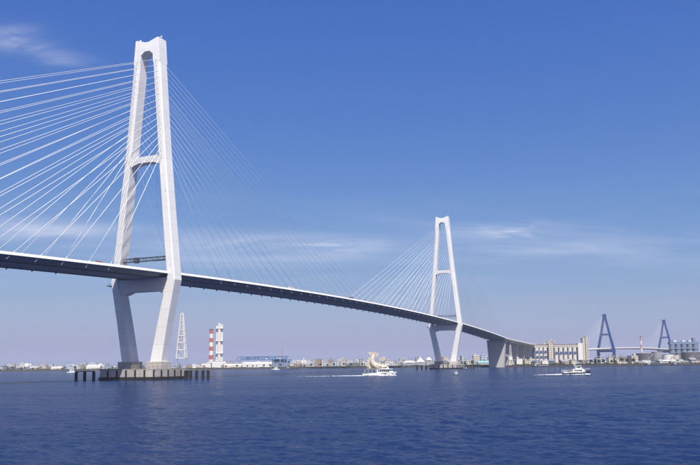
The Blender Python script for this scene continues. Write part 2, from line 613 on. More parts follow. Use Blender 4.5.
def make_tower():
    # portal head with its arched opening
    bm = B()
    out = [(-8.95, 176.0), (-7.85, 190.0), (-6.6, 190.0), (-1.2, 188.2), (1.2, 188.2), (6.6, 190.0), (7.85, 190.0), (8.95, 176.0),
           (4.35, 176.0), (3.95, 181.0), (1.6, 182.9), (-1.6, 182.9), (-3.95, 181.0), (-4.35, 176.0)]
    n = len(out)
    fr = [bm.verts.new((-3.45, y, z)) for y, z in out]
    bk = [bm.verts.new((3.45, y, z)) for y, z in out]
    # two leg stubs and the lintel as separate convex-ish faces so the outline fills cleanly
    quads = [(0, 1, 12, 13), (1, 2, 11, 12), (2, 3, 11), (3, 4, 10, 11), (4, 5, 10), (5, 6, 9, 10), (6, 7, 8, 9)]
    for q in quads:
        bm.faces.new([fr[i] for i in q])
        bm.faces.new([bk[i] for i in q][::-1])
    for i in range(n):
        j = (i + 1) % n
        bm.faces.new((fr[i], bk[i], bk[j], fr[j]))
    bmesh.ops.recalc_face_normals(bm, faces=bm.faces)
    tower = link('tower', bm, WHITE, bridge)
    for s in (-1, 1):
        bm = B()
        loft(bm, leg_rings([(52.8, 16.25, 21.1, 3.55), (88, 12.6, 17.2, 3.5), (124.5, 9.0, 13.35, 3.47), (150, 6.7, 11.1, 3.45), (176.02, 4.35, 8.95, 3.45)], s))
        link('leg', bm, WHITE, tower)
        for z in (101.0, 60.0):
            bm = B()
            v = s * (anchor_v(z) + 0.6)
            box(bm, -3.56, -3.40, v - .35, v + .35, z, z + 1.5)
            link('access_hatch', bm, SOCKET, tower)
        bm = B()
        loft(bm, leg_rings([(9.6, 5.9, 12.9, 3.2), (30, 10.35, 16.5, 3.35), (46, 14.2, 19.7, 3.5), (52.79, 16.25, 21.1, 3.55)], s))
        link('lower_leg', bm, WHITE, tower)
        bm = B()
        box(bm, -4.5, 4.5, min(s * 4.5, s * 14.3), max(s * 4.5, s * 14.3), 5.2, 9.62)
        bmesh.ops.bevel(bm, geom=bm.edges[:], offset=0.25, segments=1, affect='EDGES')
        link('pedestal', bm, CONC, tower)
        # dark cable mouths up the two faces of the leg
        bm = B()
        for f in (-1, 1):
            for k in range(17):
                z = 177.0 - 3.35 * k
                v = s * anchor_v(z)
                box(bm, f * 3.44 - 0.1, f * 3.44 + 0.1, v - 0.16, v + 0.16, z - 0.45, z + 0.1)
        o = link('cable_mouth', bm, STEEL_DK, tower)
        o['kind'] = 'stuff'
        bm = B()
        tube(bm, (0, s * 7.2, 189.9), (0, s * 7.2, 191.2), 0.10, n=6)
        box(bm, -0.35, 0.35, s * 7.2 - 0.35, s * 7.2 + 0.35, 191.2, 191.8)
        link('beacon_lamp', bm, FASCIA, tower)
        bm = B()
        box(bm, -4.2, 4.2, min(s * 20.9, s * 23.0), max(s * 20.9, s * 23.0), 51.0, 51.5)
        for x in (-4, -2, 0, 2, 4):
            tube(bm, (x, s * 22.8, 51.5), (x, s * 22.8, 52.6), 0.05, n=5)
        tube(bm, (-4.1, s * 22.8, 52.6), (4.1, s * 22.8, 52.6), 0.05, n=5)
        if s > 0:
            link('maintenance_platform', bm, STEEL_DK, tower)
        else:
            bm.free()
    # mid crossbeam, arched underneath
    bm = B()
    poly = [(-9.3, 122.4), (9.3, 122.4), (9.75, 117.0), (7.4, 118.1), (4.5, 118.85), (-4.5, 118.85), (-7.4, 118.1), (-9.75, 117.0)]
    prism(bm, poly, 'x', -2.6, 2.6)
    link('crossbeam', bm, WHITE, tower)
    bm = B()
    for x in (-2.4, 2.4):
        for y in np.linspace(-9, 9, 10):
            tube(bm, (x, y, 122.4), (x, y, 123.5), 0.05, n=5)
        tube(bm, (x, -9, 123.5), (x, 9, 123.5), 0.05, n=5)
    link('railing', bm, STEEL_DK, tower)
    bm = B()
    poly = [(-16.9, 54.25), (16.9, 54.25), (16.2, 50.0), (14.6, 45.6), (12.6, 46.0), (9.0, 47.3), (-9.0, 47.3), (-12.6, 46.0), (-14.6, 45.6), (-16.2, 50.0)]
    prism(bm, poly, 'x', -2.9, 2.9)
    link('deck_crossbeam', bm, WHITE, tower)
    # dark steel gantry between the legs above the roadway
    bm = B()
    for x in (-1.0, 1.0):
        for z in (64.2, 66.0):
            bar(bm, (x, -15.4, z), (x, 15.4, z), 0.30)
        ys = np.linspace(-15.4, 15.4, 15)
        for i, (a, b) in enumerate(zip(ys, ys[1:])):
            bar(bm, (x, a, 64.2 if i % 2 else 66.0), (x, b, 66.0 if i % 2 else 64.2), 0.18)
    for y in np.linspace(-15, 15, 9):
        bar(bm, (-1, y, 64.2), (1, y, 64.2), 0.18)
        bar(bm, (-1, y, 66.0), (1, y, 66.0), 0.18)
    box(bm, -1.3, 1.3, -14.9, -4.5, 64.0, 64.5)
    box(bm, -1.1, 1.1, 5.5, 8.0, 63.5, 66.4)
    link('sign_gantry', bm, STEEL_DK, tower)
    return tower


def anchor_v(z):
    """middle of the leg at height z"""
    if z > 124.5:
        return 6.65 + (176 - z) * (11.18 - 6.65) / (176 - 124.5)
    return 11.18 + (124.5 - z) * (18.7 - 11.18) / (124.5 - 52.8)


tower = make_tower()


def make_pier(parent_tower):
    """concrete island: dark core, pale wall panels with dark fender slots between them, tide band"""
    a, b = 15.0, 17.6
    bm = B()
    box(bm, -a + 0.5, a - 0.5, -b + 0.5, b - 0.5, -0.6, 5.25)
    pier = link('pier', bm, CONC_DK, bridge)
    bm = B()
    box(bm, -a - 0.12, a + 0.12, -b - 0.12, b + 0.12, -0.9, 1.65)
    link('tide_band', bm, ALGAE, pier)
    bm = B()
    box(bm, -a + 0.1, a - 0.1, -b + 0.1, b - 0.1, 5.2, 5.75)
    link('cap_slab', bm, CONC, pier)
    n = 6
    w = (2 * b) / n
    pm = None
    for f in (-1, 1):
        for i in range(n):
            y0 = -b + w * i + 0.62
            bm = B()
            box(bm, -0.32, 0.32, y0, y0 + w - 1.24, 1.66, 5.18)
            link('wall_panel', bm, CONC, pier, loc=(f * (a - 0.33), 0, 0))
            bm = B()
            cyl(bm, f * (a + 0.05), -b + w * i, 1.0, 5.0, 0.42, n=8)
            link('fender', bm, RUBBER, pier)
    n = 5
    w = (2 * a - 1.4) / n
    for f in (-1, 1):
        for i in range(n):
            x0 = -a + 0.7 + w * i + 0.62
            bm = B()
            box(bm, x0, x0 + w - 1.24, -0.32, 0.32, 1.66, 5.18)
            link('wall_panel', bm, CONC, pier, loc=(0, f * (b - 0.33), 0))
            if i:
                bm = B()
                cyl(bm, -a + 0.7 + w * i, f * (b + 0.05), 1.0, 5.0, 0.42, n=8)
                link('fender', bm, RUBBER, pier)
    # bollards and hand rail round the cap
    bm = B()
    for x in np.arange(-a + 1, a, 2.8):
        for y in (-b + 0.7, b - 0.7):
            tube(bm, (x, y, 5.7), (x, y, 6.8), 0.05, n=5)
    for y in np.arange(-b + 1, b, 2.8):
        for x in (-a + 0.7, a - 0.7):
            tube(bm, (x, y, 5.7), (x, y, 6.8), 0.05, n=5)
    for y in (-b + 0.7, b - 0.7):
        tube(bm, (-a + .7, y, 6.8), (a - .7, y, 6.8), 0.05, n=5)
    for x in (-a + 0.7, a - 0.7):
        tube(bm, (x, -b + .7, 6.8), (x, b - .7, 6.8), 0.05, n=5)
    link('railing', bm, STEEL_DK, pier)
    bm = B()
    box(bm, -9.5, -6.6, -2.2, 1.2, 5.7, 8.0)
    link('machinery_hut', bm, CONC_DK, pier)
    return pier


pier = make_pier(tower)
t2 = copy_tree(tower, bridge)
t2.location.x = SPAN
p2 = copy_tree(pier, bridge)
p2.location.x = SPAN

# deck: box girder with slanting webs, fascia, carriageway
us = list(np.arange(-290, 881, 15.0))


def sweep(name, sec, us_, m, parent, closed=True):
    bm = B()
    loft(bm, [[(u, y, dz(u) + z) for y, z in sec] for u in us_])
    return link(name, bm, m, parent)


deck = sweep('deck_girder', [(-16.6, -1.02), (-16.6, -1.3), (-12.6, -1.55), (-9.3, -3.1), (9.3, -3.1), (12.6, -1.55), (16.6, -1.3), (16.6, -1.02)], us, GIRDER, bridge)
sweep('carriageway', [(-16.0, -1.018), (-16.0, -0.98), (16.0, -0.98), (16.0, -1.018)], us, ASPHALT, deck)
for s in (-1, 1):
    sweep('fascia', [(s * 16.45, -1.25), (s * 17.15, -1.25), (s * 17.12, -1.1), (s * 16.62, 0.0), (s * 16.45, 0.0)], us, FASCIA, deck)
    bm = B()
    for u in np.arange(-290, 880, 5.0):
        box(bm, u - .06, u + .06, s * 16.52 - .06, s * 16.52 + .06, dz(u) - 0.05, dz(u) + 0.85)
    for a, b in zip(us, us[1:]):
        bar(bm, (a, s * 16.52, dz(a) + 0.85), (b, s * 16.52, dz(b) + 0.85), 0.07)
    link('railing', bm, RAIL, deck)
bm = B()
loft(bm, [[(u, -0.3, dz(u) - 1.0), (u, 0.3, dz(u) - 1.0), (u, 0.2, dz(u) - 0.1), (u, -0.2, dz(u) - 0.1)] for u in us])
link('median_barrier', bm, FASCIA, deck)
for s in (-1, 1):
    bm = B()
    loft(bm, [[(u, s * 9.6 - .25, dz(u) - 3.45), (u, s * 9.6 + .25, dz(u) - 3.45), (u, s * 9.6 + .25, dz(u) - 3.05), (u, s * 9.6 - .25, dz(u) - 3.05)] for u in us])
    link('added_dark_rail', bm, STEEL_DK, deck)  # rail added to draw a dark line along the girder's underside

# stay cables: four fans, two planes each
for t_u in (0.0, SPAN):
    for f in (-1, 1):
        for s in (-1, 1):
            for k in range(17):
                z = 177.0 - 3.35 * k
                ud = t_u + f * (48.6 + 15.0 * (16 - k))
                A = Vector((t_u + f * 3.3, s * anchor_v(z), z))
                D = Vector((ud, s * 16.1, dz(ud) - 0.9))
                bm = B()
                tube(bm, A, D, (0.12 if t_u == 0 else 0.095) if f < 0 else 0.052, n=6)  # fans on the far side of each tower thinned to imitate their dim lighting
                c = link('stay_cable', bm, CABLE, bridge, smooth=True)
                d = (D - A).normalized()
                bm = B()
                tube(bm, D - d * 2.4, D - d * 0.1, 0.24, n=7)
                tube(bm, D + d * (0.9 / max(0.42, -d.z)), D + d * (2.2 / max(0.42, -d.z)), 0.34, 0.34, n=8)
                link('anchor_socket', bm, SOCKET, c)


def wall_pier(u, top_h, bot_h, top_l, bot_l, z0, parent, m, name='end_pier'):
    bm = B()
    zt = dz(u) - 3.3
    loft(bm, [[(u - l, -w, z), (u + l, -w, z), (u + l, w, z), (u - l, w, z)] for z, w, l in ((z0, bot_h, bot_l), (zt - 3, top_h, top_l), (zt, top_h + .4, top_l))])
    return link(name, bm, m, parent)


wall_pier(879.0, 14.4, 11.2, 3.2, 6.0, -1.2, bridge, LAVC)
wall_pier(-289.0, 14.4, 11.2, 3.2, 6.0, -1.5, bridge, LAVC)

# approach viaduct beyond the last pier
via = empty('approach_viaduct', T1, math.pi / 2 - BTH, 'concrete approach viaduct descending behind the end pier of the white bridge', 'viaduct')
us2 = list(np.arange(880.5, 1400, 20))
vd = sweep('girder', [(-15.6, -1.02), (-15.6, -1.5), (-9.0, -3.6), (9.0, -3.6), (15.6, -1.5), (15.6, -1.02)], us2, LAVC, via)
for s in (-1, 1):
    sweep('parapet', [(s * 15.55, -1.6), (s * 16.0, -1.6), (s * 16.0, 0.3), (s * 15.6, 0.3)], us2, FASCIA, vd)
for u in (945, 1010, 1075, 1140, 1205, 1270, 1335):
    wall_pier(u, 9.5, 5.5, 1.8, 2.4, 1.0, via, LAVC, 'column')

# ------------------------------------------------------------------ fender piles beside the two tower piers
def pile_row(name, pts, label, group):
    """free-standing dark piles with a thin walkway beam on top; pts in bridge coordinates"""
    root = empty(name, T1, math.pi / 2 - BTH, label, 'fender', group)
    for (u, v) in pts:
        bm = B()
        cyl(bm, u, v, -1.2, 4.6, 0.82, n=12)
        link('pile', bm, PILE, root)
    bm = B()
    (u0, v0), (u1, v1) = pts[0], pts[-1]
    bar(bm, (u0, v0, 4.85), (u1, v1, 4.85), 1.3, 0.5)
    link('walkway_beam', bm, CONC_DK, root)
    return root


FEN = 'dark fender piles standing beside the bridge piers'
pile_row('pile_fender', [(-14.5, v) for v in (21.5, 27.6, 33.4)], 'three dark round piles in a row left of the near tower pier', FEN)
pile_row('pile_fender', [(8, v) for v in (-21.0, -24.2, -28.0, -32.0, -35.2)], 'five dark round piles in a row right of the near tower pier', FEN)
pile_row('pile_fender', [(590 - 14.5, v) for v in (21.5, 27.6, 33.4)], 'small dark piles left of the far tower pier', FEN)
pile_row('pile_fender', [(590 + 8, v) for v in (-21.0, -24.2, -28.0, -32.0)], 'small dark piles right of the far tower pier', FEN)


def X_at(px, Y):
    """bearing on the 700-wide photograph -> metres to the side at depth Y"""
    return Y * (px - 347.4) / 781.5


def Z_at(px, py, Y):
    return 6.59 + Y * (364.8 - (px - 346) * 0.012 - py) / 787.0


M_W = mat('white_building_paint', (0.66, 0.65, 0.62), 0.7, var=0.12, vscale=0.05)
M_CREAM = mat('cream_render', (0.60, 0.55, 0.46), 0.8, var=0.1, vscale=0.05)
M_BEIGE = mat('beige_render', (0.46, 0.41, 0.34), 0.8, var=0.1, vscale=0.05)
M_GREY = mat('grey_cladding', (0.32, 0.33, 0.35), 0.8, var=0.1, vscale=0.05)
M_DGREY = mat('dark_grey_cladding', (0.12, 0.125, 0.14), 0.8, var=0.2, vscale=0.05)
M_BROWN = mat('brown_render', (0.24, 0.17, 0.13), 0.8, var=0.15, vscale=0.05)
M_BLUEG = mat('blue_grey_cladding', (0.15, 0.20, 0.30), 0.7, var=0.1, vscale=0.05)
M_BLUE = mat('bright_blue_paint', (0.07, 0.15, 0.32), 0.6, var=0.08, vscale=0.1)
M_LBLUE = mat('pale_blue_paint', (0.28, 0.38, 0.48), 0.6, var=0.08, vscale=0.1)
M_RED = mat('signal_red_paint', (0.42, 0.11, 0.09), 0.6, var=0.08, vscale=0.2)
M_ROOF = mat('flat_roof', (0.28, 0.27, 0.26), 0.9)
M_CYAN = mat('cyan_roof_sheet', (0.22, 0.50, 0.58), 0.6)
GLASSY = (0.05, 0.06, 0.08)
F_W = facade('white_facade', (0.58, 0.57, 0.55), GLASSY, 4.2, 3.4, 0.55)
F_C = facade('cream_facade', (0.56, 0.50, 0.42), GLASSY, 3.7, 3.3, 0.5)
F_G = facade('grey_facade', (0.36, 0.37, 0.39), GLASSY, 5.0, 3.5, 0.62)
F_B = facade('brown_facade', (0.30, 0.23, 0.18), GLASSY, 4.0, 3.3, 0.45)
F_L = facade('pale_blue_facade', (0.42, 0.48, 0.56), GLASSY, 5.5, 3.6, 0.55)
TONES = [('white', F_W), ('white', M_W), ('cream', F_C), ('beige', M_BEIGE), ('grey', F_G), ('brown', F_B), ('pale blue', F_L), ('dark grey', M_DGREY)]


def building(x, y, w, d, h, wall_m, label, group, z0=2.4, rz=0.0, roof='flat', name='waterfront_building', cat='building', roof_m=None):
    root = empty(name, (x, y, z0), rz, label, cat, group)
    bm = B()
    box(bm, -w / 2, w / 2, 0, d, -1.0, h)
    wall = link('wall', bm, wall_m, root)
    bm = B()
    if roof == 'flat':
        box(bm, -w / 2 - .15, w / 2 + .15, -.15, d + .15, h - 0.05, h + 0.7)
    elif roof == 'gable':
        prism(bm, [(-w / 2 - .4, h - .05), (w / 2 + .4, h - .05), (0, h + w * 0.16)], 'y', -.4, d + .4)
    elif roof == 'side_gable':
        prism(bm, [(-.4, h - .05), (d + .4, h - .05), (d / 2, h + d * 0.2)], 'x', -w / 2 - .4, w / 2 + .4)
    elif roof == 'vault':
        pts = [(-w / 2 - .3 + (w + .6) * i / 10, h - .05 + math.sin(math.pi * i / 10) * w * 0.2) for i in range(11)]
        prism(bm, pts, 'y', -.4, d + .4)
    rf = link('roof', bm, roof_m or M_ROOF, root)
    if roof == 'flat' and w > 7 and h > 7:
        bm = B()
        q = random.uniform(-.25, .2) * w
        box(bm, q - w * .13, q + w * .13, d * .3, d * .6, h + .65, h + .65 + random.uniform(1.8, 3.6))
        link('roof_room', bm, wall_m, rf)
    return root


ORD = ['first', 'second', 'third', 'fourth', 'fifth', 'sixth', 'seventh', 'eighth', 'ninth', 'tenth', 'eleventh', 'twelfth', 'thirteenth', 'fourteenth', 'fifteenth',
       'sixteenth', 'seventeenth', 'eighteenth', 'nineteenth', 'twentieth', 'twenty-first', 'twenty-second', 'twenty-third', 'twenty-fourth', 'twenty-fifth', 'twenty-sixth',
       'twenty-seventh', 'twenty-eighth', 'twenty-ninth', 'thirtieth']


def skyline(p0, p1, n, y0, y1, h0, h1, w0, w1, where, group, seed, weights):
    """a stretch of separate far buildings, left to right"""
    r = random.Random(seed)
    xs = [p0 + (p1 - p0) * (i + 0.5) / n + r.uniform(-.35, .35) * (p1 - p0) / n for i in range(n)]
    for i, px in enumerate(sorted(xs)):
        Y = r.uniform(y0, y1)
        w, h = r.uniform(w0, w1), h0 + (h1 - h0) * r.random() ** 1.7
        tone, m = r.choices(TONES, weights)[0]
        size = 'low' if h < h0 + (h1 - h0) * .3 else 'tall' if h > h0 + (h1 - h0) * .62 else 'mid-height'
        rf = 'flat' if h > 9 or r.random() < .45 else r.choice(['gable', 'side_gable', 'vault'])
        building(X_at(px, Y), Y, w, r.uniform(9, 18), h, m, '%s %s building, %s from left %s' % (tone, size, ORD[i], where), group, rz=r.uniform(-.12, .12), roof=rf,
                 roof_m=r.choice([M_ROOF, M_GREY, M_W, M_BLUEG]))


SK = 'small buildings along the far harbour shore'
skyline(-14, 110, 30, 1960, 2090, 3, 13, 8, 26, 'on far shore left of near tower', SK, 3, (2, 2, 3, 3, 5, 3, 4, 3))
skyline(106, 205, 20, 1880, 2040, 3, 12, 9, 24, 'behind near pier and lattice pylon', SK, 4, (3, 2, 3, 3, 4, 2, 4, 2))
skyline(222, 292, 18, 1950, 2040, 4, 14, 8, 20, 'behind the blue hall', SK, 14, (2, 2, 3, 3, 4, 2, 4, 2))
skyline(289, 366, 30, 1690, 1800, 4, 18, 6, 16, 'between blue hall and fish-topped boat', SK, 5, (3, 2, 4, 4, 5, 4, 5, 2))
skyline(366, 408, 16, 1640, 1740, 4, 14, 6, 16, 'between fish-topped boat and tents', SK, 6, (3, 2, 4, 3, 5, 3, 4, 2))
skyline(436, 489, 22, 1480, 1560, 4, 20, 7, 17, 'between far tower and end pier', SK, 8, (2, 1, 3, 2, 6, 3, 6, 3))
skyline(508, 536, 10, 1290, 1330, 4, 12, 6, 14, 'under approach viaduct by quay', SK, 9, (2, 1, 4, 4, 3, 3, 1, 4))
skyline(534, 590, 16, 1240, 1290, 2.5, 7.5, 5, 14, 'on quay in front of silos', SK, 15, (2, 1, 3, 4, 3, 4, 1, 6))
skyline(587, 640, 26, 1235, 1330, 3.5, 14, 5, 13, 'between silos and round tanks', SK, 10, (3, 2, 4, 4, 5, 3, 4, 3))
skyline(640, 712, 18, 1215, 1240, 2.5, 6, 5, 13, 'on quay in front of tanks', SK, 12, (2, 2, 3, 3, 3, 3, 1, 5))
BK = 'hazy blocks standing behind the first row of shore buildings'
skyline(-14, 110, 22, 2700, 3300, 10, 24, 14, 40, 'in hazy back row left of near tower', BK, 21, (2, 1, 3, 3, 5, 2, 5, 2))
skyline(225, 365, 28, 2400, 3000, 12, 26, 12, 34, 'in hazy back row beyond blue hall', BK, 22, (2, 1, 3, 3, 5, 2, 5, 2))
skyline(366, 490, 24, 2100, 2600, 11, 25, 10, 28, 'in hazy back row around far tower', BK, 23, (2, 1, 3, 3, 5, 2, 5, 2))
skyline(587, 715, 20, 2000, 2500, 10, 22, 12, 30, 'in hazy back row below blue bridge', BK, 24, (2, 1, 3, 3, 5, 2, 5, 2))


def light_mast(px, Y, h, label):
    root = empty('light_mast', (X_at(px, Y), Y, 2.4), 0, label, 'mast', 'thin light masts along the harbour shore')
    bm = B(); tube(bm, (0, 0, -1), (0, 0, h), .45, .25, n=6)
    link('pole', bm, M_GREY, root)
    bm = B(); box(bm, -1.6, 1.6, -.5, .5, h - .6, h + .5)
    link('lamp_frame', bm, M_GREY, root)


for stretch, a, b, n, Y, h0 in (('left of near tower', 6, 104, 7, 1945, 17), ('before white warehouse', 226, 290, 5, 1822, 16), ('left of fish-topped boat', 296, 362, 5, 1680, 16),
                                ('between far tower and end pier', 440, 488, 4, 1470, 16), ('between silos and tanks', 592, 638, 5, 1226, 13), ('before the round tanks', 645, 697, 5, 1208, 12)):
    rd = random.Random(b)
    for i in range(n):
        light_mast(a + (b - a) * (i + .5) / n + rd.uniform(-2, 2), Y, h0 * rd.uniform(.7, 1.25), 'thin grey light mast, %s from left %s' % (ORD[i], stretch))

# ------------------------------------------------------------------ landmarks on the left shore
def sphere_tank(x, y, r):
    root = empty('spherical_gas_tank', (x, y, 2.4), 0, 'white round gas tank on legs at the far left shore', 'tank')
    bm = B()
    bmesh.ops.create_uvsphere(bm, u_segments=20, v_segments=12, radius=r, matrix=Matrix.Translation((0, 0, r + 4)))
    link('shell', bm, M_W, root, smooth=True)
    for i in range(8):
        a = 2 * math.pi * i / 8
        bm = B()
        tube(bm, (math.cos(a) * r * .95, math.sin(a) * r * .95, -1), (math.cos(a) * r * .95, math.sin(a) * r * .95, r + 4), 0.4, n=6)
        link('leg', bm, M_W, root)


sphere_tank(X_at(27, 1985), 1985, 7.0)
building(X_at(93, 1900), 1900, 34, 20, 7.5, M_W, 'long bright white shed just left of the near tower pier', None, roof='side_gable', name='warehouse', cat='warehouse', roof_m=M_W)
building(X_at(56, 1940), 1940, 26, 18, 5, M_CREAM, 'wide cream shed on far shore midway to left frame edge', None, roof='side_gable', name='warehouse', cat='warehouse', roof_m=M_CREAM)


def lattice_pylon():
    Y = 2100
    root = empty('lattice_pylon', (X_at(181.3, Y), Y, 2.4), 0, 'tall white lattice pylon tapering upward right of the near tower', 'pylon')
    H0, H1 = 28.0, 148.0

    def hw(z): return 11.8 - (z - H0) / (H1 - H0) * 9.4 if z > H0 else 11.8 + (H0 - z) * .03
    zs = [28, 50, 70, 88, 104, 119, 134, 148]
    for sx_ in (-1, 1):
        for sy_ in (-1, 1):
            bm = B()
            bar(bm, (sx_ * hw(28), sy_ * hw(28), 27.9), (sx_ * hw(148), sy_ * hw(148), 148), 2.4)
            link('leg', bm, M_W, root)
            bm = B()
            bar(bm, (sx_ * hw(-2), sy_ * hw(-2), -2), (sx_ * hw(28), sy_ * hw(28), 28), 0.9)
            link('base_leg', bm, M_GREY, root)
    for a, b in zip(zs, zs[1:]):
        for face in range(4):
            bm = B()
            def P(s, z):
                h_ = hw(z)
                return ((s * h_, -h_, z), (h_, s * h_, z), (s * h_, h_, z), (-h_, s * h_, z))[face]
            bar(bm, P(-1, a), P(1, a), 2.0)
            bar(bm, P(-1, a), P(0, b), .5)
            bar(bm, P(1, a), P(0, b), .5)
            link('bracing', bm, M_W, root)
    bm = B()
    box(bm, -3.4, 3.4, -3.4, 3.4, 147.5, 149)
    link('top_platform', bm, M_W, root)
    bm = B()
    box(bm, -1.6, 1.6, -1.6, 1.6, 137.5, 146)
    link('equipment_box', bm, M_BLUE, root)


lattice_pylon()


M_PINK = mat('faded_red_paint', (0.50, 0.24, 0.22), 0.7)


def banded_chimney(px, Y, top, r0, r1, bands, label, base=0.0, red=None):
    root = empty('banded_chimney', (X_at(px, Y), Y, 2.4), 0, label, 'chimney')
    n = bands
    for i in range(n):
        za, zb = base + (top - base) * i / n, base + (top - base) * (i + 1) / n
        bm = B()
        cyl(bm, 0, 0, za, zb, r0 + (r1 - r0) * i / n, r0 + (r1 - r0) * (i + 1) / n, n=20)
        link('red_band' if (n - 1 - i) % 2 == 0 else 'white_band', bm, (red or M_RED) if (n - 1 - i) % 2 == 0 else M_W, root, smooth=False)
    bm = B()
    cyl(bm, 0, 0, top - .05, top + 1.2, r1 * 1.15, n=20)
    link('rim', bm, M_DGREY, root)
    return root


banded_chimney(211.0, 2200, 108, 6.6, 5.2, 9, 'red and white banded chimney beside the white triple stack')


def triple_stack():
    Y = 2200
    root = empty('triple_flue_stack', (X_at(219.2, Y), Y, 2.4), 0, 'tall white stack of three clustered flues beside the banded chimney', 'chimney')
    for x, y, t in ((-6.2, 0, 118), (0.4, -5, 126), (6.6, 0, 122)):
        bm = B()
        cyl(bm, x, y, -1, t, 4.3, 4.0, n=18)
        link('flue', bm, M_W, root)
    for z in (40, 75, 110):
        bm = B()
        box(bm, -11, 11, -10, 5, z, z + 0.8)
        link('platform', bm, M_W, root)


triple_stack()
PW = 'white power station blocks below the chimneys'
for px, Y, w, h, lab in ((206, 2140, 26, 13, 'white block at the left foot of the banded chimney'), (219, 2130, 38, 18, 'white power hall at the foot of the triple stack'),
                         (231, 2120, 34, 9, 'low cream block right of the triple stack'), (196, 2150, 22, 9, 'small white block between lattice pylon and banded chimney')):
    building(X_at(px, Y), Y, w, 26, h, M_W if 'white' in lab else M_CREAM, lab, PW, name='power_station_block')
building(X_at(257, 1830), 1830, 68, 22, 9.0, M_W, 'long low white warehouse in front of the blue steel hall', None, roof='side_gable', name='warehouse', cat='warehouse', roof_m=M_W)
building(X_at(233, 1840), 1840, 40, 18, 6.0, M_CREAM, 'long cream quay shed left of the white warehouse', None, roof='side_gable', name='warehouse', cat='warehouse', roof_m=M_W)


def blue_hall():
    Y = 1900
    x0, x1 = X_at(237, Y), X_at(291, Y)
    root = empty('steel_frame_hall', ((x0 + x1) / 2, Y, 2.4), 0, 'long blue steel frame hall with trussed roof on far shore', 'hall')
    L2 = (x1 - x0) / 2
    bm = B()
    box(bm, L2 * .3, L2 * .92, 6, 40, -1, 15)
    link('wall', bm, M_BLUEG, root)
    bm = B()
    prism(bm, [(4, 15.1), (42, 15.1), (36, 19.5), (10, 19.5)], 'x', L2 * .28, L2 * .97)
    link('roof', bm, M_BLUE, root)
    xs = np.linspace(-L2 * .92, L2 * .85, 15)
    for yy in (2.5, 44):
        bm = B()
        bar(bm, (xs[0], yy, 20), (xs[-1], yy, 20), 1.7)
        bar(bm, (xs[0], yy, 26.5), (xs[-1], yy, 26.5), 1.7)
        for i, (a, b) in enumerate(zip(xs, xs[1:])):
            bar(bm, (a, yy, 20 if i % 2 else 26.5), (b, yy, 26.5 if i % 2 else 20), 1.2)
        link('roof_truss', bm, M_BLUE, root)
    for x in xs[::2]:
        for yy in (2.5, 44):
            bm = B()
            bar(bm, (x, yy, -1), (x, yy, 20), 1.3)
            link('column', bm, M_LBLUE, root)
    bm = B()
    prev = None
    for i in range(17):
        a = 2 * math.pi * i / 16
        p = (-L2 * .93 + math.cos(a) * 5.5, 2, 21 + math.sin(a) * 5.5)
        if prev: tube(bm, prev, p, 1.1, n=6)
        prev = p
    link('hoist_wheel', bm, M_BLUEG, root)
    for x, h, m in ((L2 * .55, 24, M_W), (L2 * .75, 22, M_LBLUE), (L2 * .4, 22.5, M_LBLUE), (-L2 * .3, 25, M_LBLUE), (L2 * .08, 25, M_W), (-L2 * .6, 24.4, M_BLUEG)):
        bm = B()
        box(bm, x - 5, x + 5, 3, 20, 19.4, h)
        link('roof_cabin', bm, m, root)
    bm = B()
    tube(bm, (L2 * .66, 12, 23), (L2 * .66, 12, 46), .7, .4, n=6)
    link('mast', bm, M_RED, root)


blue_hall()

# ------------------------------------------------------------------ white tents left of the far tower
def tent(px, Y, w, d, h, peak, label, kind):
    root = empty('tent_hall', (X_at(px, Y), Y, 2.4), 0, label, 'tent', 'white membrane tents left of the far tower')
    bm = B()
    box(bm, -w / 2 * .96, w / 2 * .96, 1, d - 1, -1, h)
    link('wall', bm, M_GREY, root)
    bm = B()
    rings = []
    for k in range(8):
        t = k / 7
        s_ = (1 - t) ** (1.5 if kind == 'peak' else 0.5)
        s_ = max(s_, .03)
        ring = []
        for i in range(24):
            a = 2 * math.pi * i / 24
            ca, sa = math.cos(a), math.sin(a)
            e = 1.0 / max(abs(ca), abs(sa)) ** 0.6
            ring.append((ca * e * w / 2 * s_, d / 2 + sa * e * d / 2 * s_, h + (peak - h) * t))
        rings.append(ring)
    loft(bm, rings)
    link('membrane_roof', bm, M_W, root, smooth=True)
    return root


tent(410, 1515, 29, 20, 7.0, 11.0, 'long low white tent left of the pointed tent', 'dome')
tent(421, 1510, 20, 20, 7.5, 19.0, 'pointed white tent between the low tent and the dome', 'peak')
tent(429.3, 1505, 12, 14, 11.0, 17.5, 'small white domed tent beside the far tower leg', 'dome')
building(X_at(484.5, 1440), 1440, 23, 14, 5.5, M_GREY, 'low shed with cyan roof left of the end pier', None, roof='side_gable', name='warehouse', cat='warehouse', roof_m=M_CYAN)

# ------------------------------------------------------------------ grain silos on the right quay
M_SILO = mat('silo_render', (0.62, 0.60, 0.57), 0.8, var=0.12, vscale=0.1, streak=0.4)
M_EMB = mat('emblem_blue', (0.06, 0.09, 0.22), 0.6)


